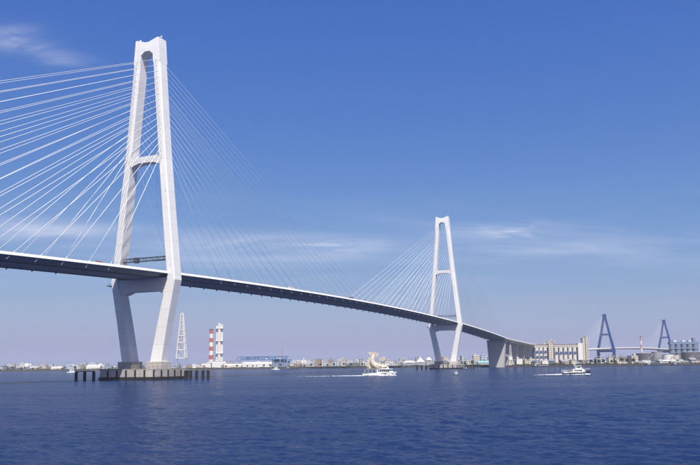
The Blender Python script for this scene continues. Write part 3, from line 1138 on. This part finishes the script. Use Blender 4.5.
def silos():
    Y = 1325
    root = empty('grain_silo_complex', (0, Y, 2.6), 0, 'cream grain silo complex with blue round emblems behind the quay', 'silo')
    top = 29.0
    spots = [537.2, 541.3, 545.6, 556.6, 561.2, 565.8, 570.4, 575.0]
    for i, px in enumerate(spots):
        bm = B()
        cyl(bm, X_at(px, Y), 0, -1, top, 3.1, n=20)
        s = link('silo', bm, M_SILO, root, smooth=False)
        for z in ((19.5,) if i > 2 else (21.5, 13.0)):
            bm = B()
            q = [(X_at(px, Y) + math.cos(2 * math.pi * k / 14) * 2.3, -3.35, z + math.sin(2 * math.pi * k / 14) * 2.6) for k in range(14)]
            loft(bm, [q, [(x, y + .5, z_) for x, y, z_ in q]])
            link('emblem', bm, M_EMB, s)
    xa, xb = X_at(534.6, Y), X_at(578, Y)
    bm = B()
    box(bm, xa, xb, 2.2, 16, -1, top - 1)
    link('rear_wall', bm, M_BLUEG, root)
    bm = B()
    box(bm, xa, xb, -2.5, 12, top + .02, top + 4.6)
    link('top_gallery', bm, F_C, root)
    bm = B()
    box(bm, xa - .4, xb + .4, -3, 12.5, top + 4.6, top + 5.3)
    link('gallery_roof', bm, M_BROWN, root)
    bm = B()
    box(bm, X_at(548.6, Y), X_at(553.6, Y), -4, 8, -1, top + 6.5)
    link('head_house', bm, F_C, root)
    for i, (px, h) in enumerate(((549.5, 12), (552, 14.5), (555, 11), (545, 8))):
        bm = B()
        x = X_at(px, Y)
        for dx in (-1.6, 1.6):
            for dy in (0, 4):
                bar(bm, (x + dx, dy, top + 4), (x + dx, dy, top + h), .5)
        for z in np.arange(top + 5, top + h, 2.5):
            bar(bm, (x - 1.6, 0, z), (x + 1.6, 0, z + 2), .4)
        box(bm, x - 2.2, x + 2.2, -.5, 4.5, top + h - 2.6, top + h - .6)
        link('elevator_tower', bm, M_BEIGE, root)
    bm = B()
    box(bm, X_at(578.2, Y), X_at(583, Y), -3.5, 10, -1, 36)
    link('white_tower', bm, M_W, root)
    for px, h in ((584.4, 45), (587.4, 47)):
        bm = B()
        box(bm, X_at(px, Y) - 2.1, X_at(px, Y) + 2.1, -3, 8, -1, h)
        link('stair_tower', bm, F_C, root)
    bm = B()
    bar(bm, (X_at(584, Y), 0, 39), (X_at(588, Y), 0, 41), 1.6)
    link('conveyor_bridge', bm, M_BROWN, root)


silos()


def harbour_crane(px, Y, label, h=27.0, jib=24.0, flip=-1):
    root = empty('harbour_crane', (X_at(px, Y), Y, 2.6), 0, label, 'crane')
    for sx_ in (-1, 1):
        for sy_ in (-1, 1):
            bm = B()
            bar(bm, (sx_ * 4.2, sy_ * 4, -1), (sx_ * 2.2, sy_ * 2.2, 8.5), .9)
            link('leg', bm, M_W, root)
    bm = B()
    box(bm, -3, 3, -3, 3, 8.4, 10)
    link('portal', bm, M_W, root)
    bm = B()
    box(bm, -3.6, 2.6, -2.4, 2.4, 10.05, 14.5)
    cab = link('machine_house', bm, M_W, root)
    bm = B()
    box(bm, flip * 3.7 - .9, flip * 3.7 + .9, -2.6, -1, 11.5, 14)
    link('cab', bm, M_GREY, cab)
    bm = B()
    for dx in (-1, 1):
        for dy in (-1, 1):
            bar(bm, (dx * 1.7, dy * 1.4, 14.4), (dx * .7, dy * .7, h + 6), .55)
    for z in np.arange(15, h + 5, 3):
        bar(bm, (-1.5, -1.2, z), (1.4, -1.2, z + 2.6), .4)
        bar(bm, (-1.5, 1.2, z), (1.4, 1.2, z + 2.6), .4)
    link('mast', bm, M_W, root)
    bm = B()
    tipx, tipz = flip * jib * .95, 22.5
    for dy in (-.9, .9):
        bar(bm, (flip * 2, dy, 13.5), (tipx, dy * .4, tipz), .6)
        bar(bm, (flip * 2, dy, 15.6), (tipx, dy * .4, tipz + .4), .5)
    link('jib', bm, M_W, root)
    bm = B()
    tube(bm, (flip * .5, 0, h + 5.5), (tipx, 0, tipz), .12, n=5)
    link('stay_rope', bm, STEEL_DK, root)


harbour_crane(510.8, 1262, 'white portal crane with slanting jib right of the end pier')

# ------------------------------------------------------------------ tanks
def tank(px, Y, r, h, m, label, roof='cone'):
    root = empty('storage_tank', (X_at(px, Y), Y, 2.6), 0, label, 'tank', 'storage tanks on the right quay')
    bm = B()
    cyl(bm, 0, 0, -1, h, r, n=36)
    sh = link('shell', bm, m, root)
    for k in range(1, 4):
        bm = B()
        cyl(bm, 0, 0, h * k / 4, h * k / 4 + .35, r + .12, n=36)
        link('wind_girder', bm, m, sh)
    bm = B()
    loft(bm, [[(math.cos(2 * math.pi * i / 36) * q, math.sin(2 * math.pi * i / 36) * q, z) for i in range(36)] for q, z in ((r + .3, h + .01), (r + .3, h + .4), (r * .03, h + r * .12))])
    link('roof', bm, M_ROOF if roof == 'cone' else M_W, root)
    bm = B()
    for i in range(24):
        a = -math.pi + math.pi * i / 24
        bar(bm, (math.cos(a) * (r + .35), math.sin(a) * (r + .35), h * i / 24), (math.cos(a + .13) * (r + .35), math.sin(a + .13) * (r + .35), h * (i + 1) / 24), .7, .3)
    link('stair', bm, M_GREY, root)


M_TANK = mat('tank_dark_paint', (0.12, 0.115, 0.125), 0.6, var=0.2, vscale=0.1, streak=0.3)
M_TANK2 = mat('tank_pale_paint', (0.30, 0.31, 0.33), 0.6, var=0.12, vscale=0.1, streak=0.3)
tank(644.6, 1265, 12.3, 16.5, M_TANK, 'dark brown-grey storage tank, leftmost by the red and white mast')
tank(657.5, 1300, 8.6, 19.0, M_TANK2, 'pale grey tank second from left on the right quay')
tank(668.0, 1270, 8.6, 14.5, M_W, 'short white tank in front of the blue silo block')
tank(676.0, 1285, 6.6, 13.5, mat('tank_cream_paint', (0.55, 0.50, 0.45), 0.6, streak=.3), 'small cream tank between the white tank and the dark tank')
tank(691.5, 1275, 15.2, 17.5, M_TANK, 'large dark grey tank at the right edge before the blue block')
tank(709.0, 1275, 12.0, 16.0, M_TANK2, 'pale tank cut off by the right frame edge')
building(X_at(668, 1228), 1228, 25, 10, 4.2, M_GREY, 'low shed with bright white roof in front of the tanks', None, roof='side_gable', name='warehouse', cat='warehouse', roof_m=M_W)


def blue_silo_block():
    Y = 1420
    root = empty('blue_silo_block', (X_at(684.5, Y), Y, 2.6), 0, 'tall blue-grey block of clustered silos behind the tanks', 'silo')
    w = X_at(699, Y) - X_at(670, Y)
    n = 5
    for i in range(n):
        bm = B()
        cyl(bm, -w / 2 + w * (i + .5) / n, 0, -1, 34, w / n / 2 * .99, n=20)
        link('silo', bm, M_BLUEG, root)
    for z in (10, 18, 26):
        bm = B()
        box(bm, -w / 2 - .5, w / 2 + .5, -w / n / 2 - .6, w / n / 2, z, z + .7)
        link('belt_walk', bm, M_GREY, root)
    bm = B()
    box(bm, -w / 2, w / 2, -w / n / 2 + .4, w / n / 2, 34.01, 38.5)
    link('top_gallery', bm, M_BLUEG, root)
    for x in (-w * .3, 0.0, w * .22):
        bm = B()
        box(bm, x - 2.5, x + 2.5, -2, 4, 38.45, 41)
        link('roof_cabin', bm, M_W, root)
    bm = B()
    box(bm, w * .32, w * .40, -2, 4, 38.45, 45.5)
    link('elevator_tower', bm, M_BLUEG, root)


blue_silo_block()
banded_chimney(642.2, 1500, 51, 1.9, 1.5, 7, 'thin faded red and white mast rising behind the leftmost tank', red=M_PINK)

# ------------------------------------------------------------------ the far blue bridge
def blue_bridge():
    A, C = Vector((657, 1980, 0)), Vector((932, 2284, 0))
    d = (C - A)
    S = d.length
    ang = math.atan2(d.y, d.x)
    root = empty('blue_cable_stayed_bridge', A, ang, 'distant blue cable-stayed bridge with two A-shaped towers behind the silos', 'bridge')
    zd = lambda u: 43.0 - 5.5e-5 * (u - S / 2) ** 2
    for ui in (0.0, S):
        bm = B()
        box(bm, ui - 2.6, ui + 2.6, -4.2, 4.2, 116, 127)
        t = link('tower', bm, BLUE, root)
        for s in (-1, 1):
            bm = B()
            loft(bm, [[(ui - q, s * vi, z), (ui + q, s * vi, z), (ui + q, s * vo, z), (ui - q, s * vo, z)] for z, vi, vo, q in
                      ((34, 18.5, 24.0, 2.9), (76, 9.0, 13.6, 2.6), (118, 0.3, 4.3, 2.5))])
            link('leg', bm, BLUE, t)
            bm = B()
            loft(bm, [[(ui - q, s * vi, z), (ui + q, s * vi, z), (ui + q, s * vo, z), (ui - q, s * vo, z)] for z, vi, vo, q in
                      ((3, 14.5, 21.5, 3.2), (33.98, 18.5, 24.0, 2.9))])
            link('lower_leg', bm, BLUE, t)
        bm = B()
        box(bm, ui - 2, ui + 2, -9.6, 9.6, 73, 77.5)
        link('crossbeam', bm, BLUE, t)
        bm = B()
        box(bm, ui - 2.2, ui + 2.2, -19.5, 19.5, 31, 36.5)
        link('deck_crossbeam', bm, BLUE, t)
        bm = B()
        box(bm, ui - 11, ui + 11, -27, 27, -1.5, 3.2)
        link('pier', bm, CONC, root)
        for f in (-1, 1):
            for s in (-1, 1):
                for k in range(12):
                    z = 124 - 3.2 * k
                    uu = ui + f * (22 + 13.5 * (11 - k))
                    bm = B()
                    tube(bm, (ui, s * (1.5 + (124 - z) * .2), z), (uu, s * 14, zd(uu) - 1), .05, n=4)
                    link('stay_cable', bm, CABLE, root)
    us_ = list(np.linspace(-420, S + 420, 40))
    bm = B()
    loft(bm, [[(u, y, zd(u) + z) for y, z in ((-14.5, -.2), (-14.5, -1.2), (-8, -3.4), (8, -3.4), (14.5, -1.2), (14.5, -.2))] for u in us_])
    deck = link('deck_girder', bm, M_BLUEG, root)
    for s in (-1, 1):
        bm = B()
        loft(bm, [[(u, s * 14.55, zd(u) - 1.1), (u, s * 14.9, zd(u) - 1.1), (u, s * 14.9, zd(u) + 1.1), (u, s * 14.55, zd(u) + 1.1)] for u in us_])
        link('parapet', bm, FASCIA, deck)
    for u in (-145, -200, -260, -320, -380, S + 145, S + 200, S + 260, S + 320, S + 380):
        bm = B()
        box(bm, u - 2, u + 2, -9, 9, 0, zd(u) - 3.3)
        link('column', bm, LAVC, root)


blue_bridge()

# ------------------------------------------------------------------ trees along the shore
M_LEAF = mat('foliage', (0.055, 0.085, 0.035), 0.9, var=0.4, vscale=0.4)
M_BARK = mat('bark', (0.10, 0.075, 0.05), 0.9)


def tree_mesh(r_, seed):
    rd = random.Random(seed)
    bm = B()
    for i in range(260):
        th, ph = rd.uniform(0, 2 * math.pi), math.acos(rd.uniform(-.6, 1))
        q = r_ * rd.uniform(.45, 1.0) * (0.75 + 0.3 * math.sin(3 * th + seed) * math.sin(2 * ph))
        c = Vector((q * math.sin(ph) * math.cos(th), q * math.sin(ph) * math.sin(th), r_ * 1.5 + q * math.cos(ph)))
        s_ = rd.uniform(.35, .8)
        a, b = Vector((rd.gauss(0, 1), rd.gauss(0, 1), rd.gauss(0, 1))).normalized(), Vector((rd.gauss(0, 1), rd.gauss(0, 1), rd.gauss(0, 1))).normalized()
        bm.faces.new([bm.verts.new(c + v * s_) for v in (a, b, -a, -b)])
    return bm


def tree(px, Y, r_, seed, label):
    root = empty('shore_tree', (X_at(px, Y), Y, 2.4), 0, label, 'tree', 'trees along the far harbour shore')
    bm = B()
    tube(bm, (0, 0, -.5), (0, 0, r_ * 1.6), .35, .12, n=7)
    for i in range(4):
        a = i * 1.7
        tube(bm, (0, 0, r_ * .9), (math.cos(a) * r_ * .6, math.sin(a) * r_ * .6, r_ * 1.6), .14, .05, n=5)
    link('trunk', bm, M_BARK, root)
    o = link('crown', tree_mesh(r_, seed), M_LEAF, root)
    o['kind'] = 'stuff'


for stretch, a, b, n, Y in (('far shore left of near tower', 2, 106, 12, 1950), ('shore behind blue hall and white warehouse', 224, 292, 8, 1815), ('shore left of fish-topped boat', 300, 364, 8, 1680),
                            ('shore between far tower and end pier', 440, 488, 8, 1475), ('quay between silos and tanks', 590, 638, 8, 1228)):
    rd = random.Random(a)
    for i in range(n):
        px = a + (b - a) * (i + .5) / n + rd.uniform(-.3, .3) * (b - a) / n
        tree(px, Y + rd.uniform(-8, 8), rd.uniform(2.6, 4.6), i + a, 'green tree, %s from left on %s' % (ORD[i], stretch))



def shrub_belt(line, n, hmax, seed, label):
    """scrub and tree belt along a stretch of shore that reads as one dark mass"""
    rd = random.Random(seed)
    bm = B()
    for i in range(n):
        t = rd.random()
        (x0, y0), (x1, y1) = line
        h = hmax * (.45 + .55 * abs(math.sin(t * 37 + seed)) * abs(math.sin(t * 11.3)))
        c = Vector((x0 + (x1 - x0) * t, y0 + (y1 - y0) * t + rd.uniform(0, 5), 2.2 + h * rd.random() ** .8))
        s_ = rd.uniform(.5, 1.1)
        a, b = Vector((rd.gauss(0, 1), rd.gauss(0, 1), rd.gauss(0, 1))).normalized(), Vector((rd.gauss(0, 1), rd.gauss(0, 1), rd.gauss(0, 1))).normalized()
        bm.faces.new([bm.verts.new(c + v * s_) for v in (a, b, -a, -b)])
    tag(link('shrub_belt', bm, M_LEAF), label, kind='stuff')


shrub_belt([(-920, 1888), (-425, 1784)], 5200, 3.6, 2, 'dark scrub along the far left shore')
shrub_belt([(-415, 1782), (-155, 1655)], 2600, 2.6, 3, 'dark scrub on the shore below the blue hall')
shrub_belt([(-150, 1653), (145, 1496)], 3200, 2.8, 4, 'dark scrub on the shore behind the fish-topped boat')
shrub_belt([(152, 1494), (258, 1345)], 2200, 3.2, 5, 'dark scrub on the shore left of the end pier')
shrub_belt([(265, 1250), (420, 1212)], 2600, 2.6, 6, 'dark scrub along the quay before the silos')
shrub_belt([(425, 1210), (690, 1178)], 2600, 1.6, 7, 'dark scrub along the quay before the tanks')

# ------------------------------------------------------------------ boats
HULL_W = mat('white_hull_paint', (0.80, 0.80, 0.79), 0.35)
HULL_D = mat('dark_blue_hull_paint', (0.035, 0.045, 0.075), 0.4)
HULL_G = mat('green_hull_paint', (0.04, 0.22, 0.18), 0.45)
WIN = mat('dark_cabin_glass', (0.02, 0.025, 0.035), 0.12, spec=0.6)
DECKM = mat('boat_deck', (0.34, 0.27, 0.21), 0.8)
CREAM = mat('cream_gilt_scales', (0.66, 0.58, 0.46), 0.5, var=0.6, vscale=1.9)
ORANGE = mat('orange_rescue_paint', (0.60, 0.13, 0.04), 0.5)


def hull(bm, L, Bm, fb_a, fb_f, keel=-0.7, stern=0.86):
    rings = []
    n = 12
    for i in range(n + 1):
        t = i / n
        x = -L / 2 + L * t
        bw = Bm / 2 * (stern + (1 - stern) * min(1, t * 3)) * (1 - max(0, (t - .55) / .45) ** 2.2) + 0.03
        dk = fb_a + (fb_f - fb_a) * t ** 2.2
        flare = 1.0 - 0.28 * max(0, (t - .4) / .6)
        kx = x - 0.10 * L * max(0, (t - .8) / .2) ** 1.5
        rings.append([(kx, 0, keel), (kx, -bw * .72 * flare, keel * .4), (kx + (x - kx) * .4, -bw * flare, 0.25), (x, -bw, dk), (x, bw, dk), (kx + (x - kx) * .4, bw * flare, .25), (kx, bw * .72 * flare, keel * .4)])
    return loft(bm, rings)


def cabin(bm, x0, x1, w0, w1, z0, z1, rake=0.5):
    loft(bm, [[(x0, -w0, z0), (x1, -w1, z0), (x1, w1, z0), (x0, w0, z0)], [(x0 + rake * .2, -w0 * .93, z1), (x1 - rake, -w1 * .9, z1), (x1 - rake, w1 * .9, z1), (x0 + rake * .2, w0 * .93, z1)]])
    return bm


def windows(root, x0, x1, n, z0, z1, w, m=WIN):
    step = (x1 - x0) / n
    for s in (-1, 1):
        for i in range(n):
            bm = B()
            box(bm, x0 + step * i + step * .1, x0 + step * (i + 1) - step * .1, s * w - .04, s * w + .04, z0, z1)
            link('window', bm, m, root)


def sightseeing_boat():
    c = Vector((19.4, 468, 0))
    root = empty('sightseeing_boat', c, R(-4), 'white sightseeing boat carrying a tall cream fish sculpture with raised tail', 'boat')
    bm = B(); hull(bm, 20.5, 5.4, 1.5, 2.3)
    h = link('hull', bm, HULL_W, root)
    bm = B()
    for s in (-1, 1):
        bar(bm, (-9.8, s * 2.42, 1.3), (4, s * 2.72, 1.42), .14, .22)
    link('rubbing_strake', bm, HULL_D, h)
    bm = B(); cabin(bm, -1.8, 8.2, 2.3, 1.7, 1.5, 3.7, 1.1)
    cb = link('cabin', bm, HULL_W, root)
    windows(cb, -1.2, 5.8, 6, 2.35, 3.2, 2.17)
    bm = B(); box(bm, -2.6, 7.6, -2.35, 2.35, 3.71, 3.98)
    link('cabin_roof', bm, HULL_W, root)
    bm = B(); cabin(bm, 1.2, 5.6, 1.5, 1.2, 4.0, 5.5, .8)
    wh = link('wheelhouse', bm, HULL_W, root)
    windows(wh, 1.6, 4.6, 4, 4.6, 5.2, 1.40)
    bm = B(); box(bm, -9.6, -1.85, -2.3, 2.3, 1.42, 1.62)
    link('aft_deck', bm, DECKM, root)
    bm = B(); box(bm, -9.2, -2.0, -2.25, 2.25, 3.55, 3.72)
    link('awning', bm, mat('tan_awning', (0.36, 0.25, 0.17), 0.8), root)
    for x in (-9.0, -6.8, -4.5, -2.3):
        for s in (-1, 1):
            bm = B(); tube(bm, (x, s * 2.15, 1.6), (x, s * 2.15, 3.56), .07, n=6)
            link('awning_post', bm, HULL_W, root)
    # fish sculpture: head down forward, body arching up aft, tail fanned at the top
    path = [(5.2, 5.0, 1.1, .8), (3.6, 5.3, 1.6, 1.2), (1.0, 5.5, 1.8, 1.4), (-1.8, 5.8, 1.9, 1.7), (-3.8, 6.8, 1.9, 1.9), (-4.5, 8.4, 1.7, 1.8), (-4.4, 10.0, 1.5, 1.6), (-4.1, 11.4, 1.2, 1.3), (-3.7, 12.5, .9, 1.0), (-3.5, 13.2, .7, .8)]
    bm = B()
    rings = []
    pv = [Vector((x, 0, z)) for x, z, _, _ in path]
    for i, (x, z, wy, wt) in enumerate(path):
        d = (pv[min(i + 1, len(pv) - 1)] - pv[max(i - 1, 0)]).normalized()
        nrm = Vector((-d.z, 0, d.x))
        rings.append([pv[i] + nrm * math.cos(a) * wt + Vector((0, math.sin(a) * wy, 0)) for a in [2 * math.pi * k / 14 for k in range(14)]])
    loft(bm, rings)
    fish = link('fish_sculpture', bm, CREAM, root, smooth=True)
    fish.scale = (.92, .92, .92)
    fish.location = (-.3, 0, .30)
    bm = B()
    for base, tip, w in (((-3.7, 12.8), (-7.6, 15.0), 1.3), ((-3.6, 12.9), (-5.0, 15.4), 1.0), ((-3.5, 13.0), (-1.9, 15.2), 1.2), ((-3.3, 12.8), (0.2, 14.0), 1.2), ((-3.4, 12.6), (-0.3, 12.2), .9)):
        b_, t_ = Vector((base[0], 0, base[1])), Vector((tip[0], 0, tip[1]))
        d = (t_ - b_).normalized(); nn = Vector((-d.z, 0, d.x))
        m_ = (b_ + t_) / 2
        prof = [b_ - nn * .3, m_ - nn * w * .7, t_, m_ + nn * w * .7, b_ + nn * .3]
        loft(bm, [[p + Vector((0, -.25, 0)) for p in prof], [p + Vector((0, .25, 0)) for p in prof]])
    link('tail_fin', bm, CREAM, fish)
    for s in (-1, 1):
        bm = B()
        prof = [(-.8, 6.4), (1.6, 5.4), (.4, 3.98), (-2.4, 4.6)]
        loft(bm, [[(x, s * 1.5, z) for x, z in prof], [(x - .6, s * 2.6, z + .7) for x, z in prof]])
        link('side_fin', bm, CREAM, fish)
    bm = B()
    for (x, z), (x1, z1) in (((-5.6, 7.2), (-8.4, 7.7)), ((-6.0, 8.8), (-8.2, 10.0)), ((-5.7, 10.4), (-7.3, 11.6)), ((-4.6, 6.0), (-8.9, 5.6)), ((-3.6, 5.2), (-8.6, 4.4)), ((.5, 6.8), (-.2, 8.0)), ((2.4, 6.4), (2.0, 7.4)), ((-2.4, 7.6), (-1.6, 9.0))):
        loft(bm, [[(x - .5, -.2, z - .9), (x1, -.1, z1), (x + .6, -.2, z + .8)], [(x - .5, .2, z - .9), (x1, .1, z1), (x + .6, .2, z + .8)]])
    link('back_fin', bm, CREAM, fish)
    bm = B(); box(bm, -4.6, 4.4, -1.7, 1.7, 3.99, 4.4)
    link('sculpture_base', bm, DECKM, fish)
    bm = B()
    for s in (-1, 1):
        for x in np.linspace(4.5, 9.6, 6):
            wy = 2.55 * (1 - max(0, ((x + 10.25) / 20.5 - .55) / .45) ** 2.2)
            tube(bm, (x, s * wy, 1.9), (x, s * wy, 3.0), .04, n=5)
    link('bow_rail', bm, RAIL, root)
    return root


def patrol_boat():
    root = empty('patrol_boat', (124.0, 424, 0), R(3), 'small patrol boat with dark hull and white wheelhouse before the silos', 'boat')
    bm = B(); hull(bm, 16.0, 4.4, 1.0, 2.0)
    h = link('hull', bm, HULL_D, root)
    bm = B()
    for s in (-1, 1):
        bar(bm, (-7.8, s * 1.95, 1.0), (3.2, s * 2.24, 1.2), .1, .3)
    link('sheer_stripe', bm, HULL_W, h)
    bm = B(); box(bm, -7.6, 4.4, -1.8, 1.8, 1.02, 1.32)
    link('deck', bm, HULL_W, root)
    bm = B(); cabin(bm, -2.6, 5.0, 1.75, 1.15, 1.25, 2.9, 1.3)
    cb = link('cabin', bm, HULL_W, root)
    windows(cb, -1.8, 2.8, 4, 1.95, 2.5, 1.64)
    bm = B(); cabin(bm, -0.8, 3.0, 1.45, 1.2, 2.9, 4.5, .9)
    wh = link('wheelhouse', bm, HULL_W, root)
    windows(wh, -.4, 1.9, 3, 3.5, 4.15, 1.36)
    bm = B(); box(bm, -1.3, 2.6, -1.5, 1.5, 4.5, 4.7)
    link('wheelhouse_roof', bm, HULL_W, wh)
    bm = B()
    for y in (-.7, .7):
        bar(bm, (-.9, y, 4.7), (-1.3, y * .3, 7.0), .14)
    bar(bm, (-1.25, -.8, 6.1), (-1.25, .8, 6.1), .16)
    box(bm, -1.7, -.3, -.12, .12, 5.55, 5.8)
    link('radar_mast', bm, HULL_W, root)
    bm = B(); box(bm, -3.9, -3.0, -.8, .8, 1.3, 2.5)
    link('funnel_casing', bm, M_BROWN, root)
    for x in np.arange(-7.4, -4.2, .8):
        for s in (-1, 1):
            bm = B(); tube(bm, (x, s * 1.75, 1.3), (x, s * 1.75, 2.3), .05, n=5)
            link('rail_post', bm, HULL_W, root)
    bm = B()
    for s in (-1, 1):
        tube(bm, (-7.5, s * 1.75, 2.3), (-4.3, s * 1.75, 2.3), .05, n=5)
        tube(bm, (4.3, s * 1.7, 2.7), (7.7, s * .2, 3.0), .05, n=5)
        tube(bm, (4.3, s * 1.7, 1.6), (4.3, s * 1.7, 2.7), .05, n=5)
    link('hand_rail', bm, HULL_W, root)


sightseeing_boat()
patrol_boat()


def small_boat(px, Y, L, label, hm, rz=0.0, high=1.0, name='small_boat'):
    root = empty(name, (X_at(px, Y), Y, 0), rz, label, 'boat')
    bm = B(); hull(bm, L, L * .28, L * .09, L * .14, keel=-.4)
    link('hull', bm, hm, root)
    bm = B(); cabin(bm, -L * .25, L * .18, L * .10, L * .08, L * .08, L * .08 + L * .17 * high, L * .06)
    cb = link('cabin', bm, HULL_W, root)
    windows(cb, -L * .2, L * .10, 3, L * .08 + L * .08 * high, L * .08 + L * .13 * high, L * .096)
    bm = B(); box(bm, -L * .27, L * .16, -L * .1, L * .1, L * .08 + L * .17 * high, L * .09 + L * .185 * high)
    link('cabin_roof', bm, HULL_W, root)
    bm = B(); tube(bm, (-L * .1, 0, L * .2 * high), (-L * .12, 0, L * .42 * high), L * .008, n=5)
    link('mast', bm, HULL_W, root)


small_boat(455.5, 462, 4.4, 'tiny green skiff with white cabin below the far tower', HULL_G, R(160), 1.6)
small_boat(462.5, 985, 13.5, 'white work boat moored right of the far tower pier', HULL_W, R(20), 1.6)
small_boat(72.5, 1120, 14.5, 'white cabin boat passing left of the dark pile row', HULL_W, R(5), 1.2)
small_boat(275.5, 1250, 13.5, 'white launch off the long white warehouse', HULL_W, R(176), 1.3)


def barge(px, Y, L, label, m=HULL_D, load=None):
    root = empty('barge', (X_at(px, Y), Y, 0), R(2), label, 'barge')
    bm = B()
    prism(bm, [(-L / 2, -.5), (L / 2 - 2, -.5), (L / 2, 1.9), (-L / 2, 1.7)], 'y', -3.4, 3.4)
    link('hull', bm, m, root)
    bm = B(); box(bm, -L * .42, -L * .27, -2.2, 2.2, 1.69, 4.4)
    link('deckhouse', bm, M_GREY, root)
    bm = B(); box(bm, -L * .2, L * .42, -2.8, 2.8, 1.72, 2.5)
    link('hatch_cover', bm, load or M_DGREY, root)


barge(292.5, 1400, 23, 'low dark barge right of the white launch')
barge(655, 1170, 30, 'dark barge moored at the quay below the leftmost tank')
barge(681, 1160, 28, 'dark barge moored at the quay near the right frame edge', load=M_BROWN)
barge(541, 1195, 26, 'dark barge moored at the quay in front of the silos', load=M_BEIGE)

# ------------------------------------------------------------------ trucks and cars on the bridge deck
def truck(u, v, m, label, sc=0.8):
    z = dz(u) - 0.97
    p = T1 + BU * u + Vector((-BU.y, BU.x, 0)) * v
    root = empty('truck', (p.x, p.y, z), math.pi / 2 - BTH, label, 'truck', 'vehicles crossing the white bridge')
    root.scale = (sc, sc, sc)
    bm = B(); box(bm, -5.2, 1.9, -1.2, 1.2, 1.0, 3.6)
    link('cargo_box', bm, m, root)
    bm = B(); cabin(bm, 2.0, 4.2, 1.15, 1.1, .7, 2.8, .4)
    link('cab', bm, HULL_W, root)
    bm = B(); box(bm, 3.7, 4.0, -1.0, 1.0, 1.9, 2.55)
    link('windscreen', bm, WIN, root)
    for x in (-4, 3):
        for s in (-1, 1):
            bm = B(); tube(bm, (x, s * .95, .5), (x, s * 1.25, .5), .5, n=12)
            link('wheel', bm, RUBBER, root)


truck(-53.0, -14.2, M_RED, 'small red van on the side span left of the near tower', .52)
truck(150, -12.5, M_W, 'white box truck on the main span right of the near tower')
truck(260, -12.5, M_DGREY, 'dark box truck near the middle of the main span')
truck(700, -12.5, M_BLUEG, 'blue-grey box truck just right of the far tower')

# ------------------------------------------------------------------ wakes
FOAM = mat('sea_foam', (0.80, 0.82, 0.84), 0.9)


def wake(name, pts, w0, w1, n, dens, label, hgt=0.28, seed=1):
    """broken foam thrown up along a boat's track: many small ragged mounds, one mass"""
    rd = random.Random(seed)
    bm = B()
    P = [Vector((x, y, 0)) for x, y in pts]
    tot = sum((b - a).length for a, b in zip(P, P[1:]))
    for i in range(n):
        t = rd.random() ** dens
        s_ = t * tot
        for a, b in zip(P, P[1:]):
            if s_ <= (b - a).length or b is P[-1]:
                break
            s_ -= (b - a).length
        d = (b - a).normalized()
        nn = Vector((-d.y, d.x, 0))
        w = w0 + (w1 - w0) * t
        c = a + d * s_ + nn * rd.gauss(0, .42) * w
        r1, r2, hh = rd.uniform(.3, 1.1) * (1.3 - 1.0 * t), rd.uniform(.2, .6) * (1.2 - .7 * t), hgt * rd.uniform(.4, 1.2) * (1 - .75 * t)
        k = 7
        base = [c + d * math.cos(2 * math.pi * j / k) * r1 * rd.uniform(.6, 1.2) + nn * math.sin(2 * math.pi * j / k) * r2 * rd.uniform(.6, 1.2) + Vector((0, 0, -.12)) for j in range(k)]
        vs = [bm.verts.new(p) for p in base]
        tp = bm.verts.new(c + Vector((rd.uniform(-.2, .2), rd.uniform(-.2, .2), hh)))
        for j in range(k):
            bm.faces.new((vs[j], vs[(j + 1) % k], tp))
    o = link(name, bm, FOAM, smooth=True)
    tag(o, label, None, None, 'stuff')


wake('boat_wake', [(10.4, 467), (-8, 469), (-20, 470.5), (-33, 472)], .8, 2.8, 330, 1.7, 'white foam wake trailing left behind the fish-topped boat', seed=3)
wake('boat_wake', [(115.5, 423), (107.5, 422.4), (100.5, 423)], .9, 2.2, 170, 1.7, 'white foam wake trailing behind the patrol boat', .4, seed=4)
wake('boat_wake', [(131, 423.2), (123.5, 421.6), (115.5, 421.4)], .5, .7, 80, 1.0, 'white bow foam along the patrol boat', .45, seed=5)
wake('boat_wake', [(29.4, 466), (20.4, 465.2), (10.4, 465)], .4, .6, 70, 1.0, 'white bow foam along the fish-topped boat', .3, seed=6)


# ------------------------------------------------------------------ harbour haze
def haze(density):
    bm = B()
    box(bm, -17000, 17000, -17000, 17000, -2.0, 215)
    m = bpy.data.materials.new('haze_air')
    m.use_nodes = True
    N, L = m.node_tree.nodes, m.node_tree.links
    N.remove(N['Principled BSDF'])
    v = N.new('ShaderNodeVolumePrincipled')
    v.inputs['Color'].default_value = (0.80, 0.84, 0.95, 1)
    v.inputs['Density'].default_value = density
    v.inputs['Anisotropy'].default_value = 0.2
    L.new(v.outputs[0], N['Material Output'].inputs['Volume'])
    o = link('haze', bm, m)
    tag(o, kind='stuff')


haze(0.00008)
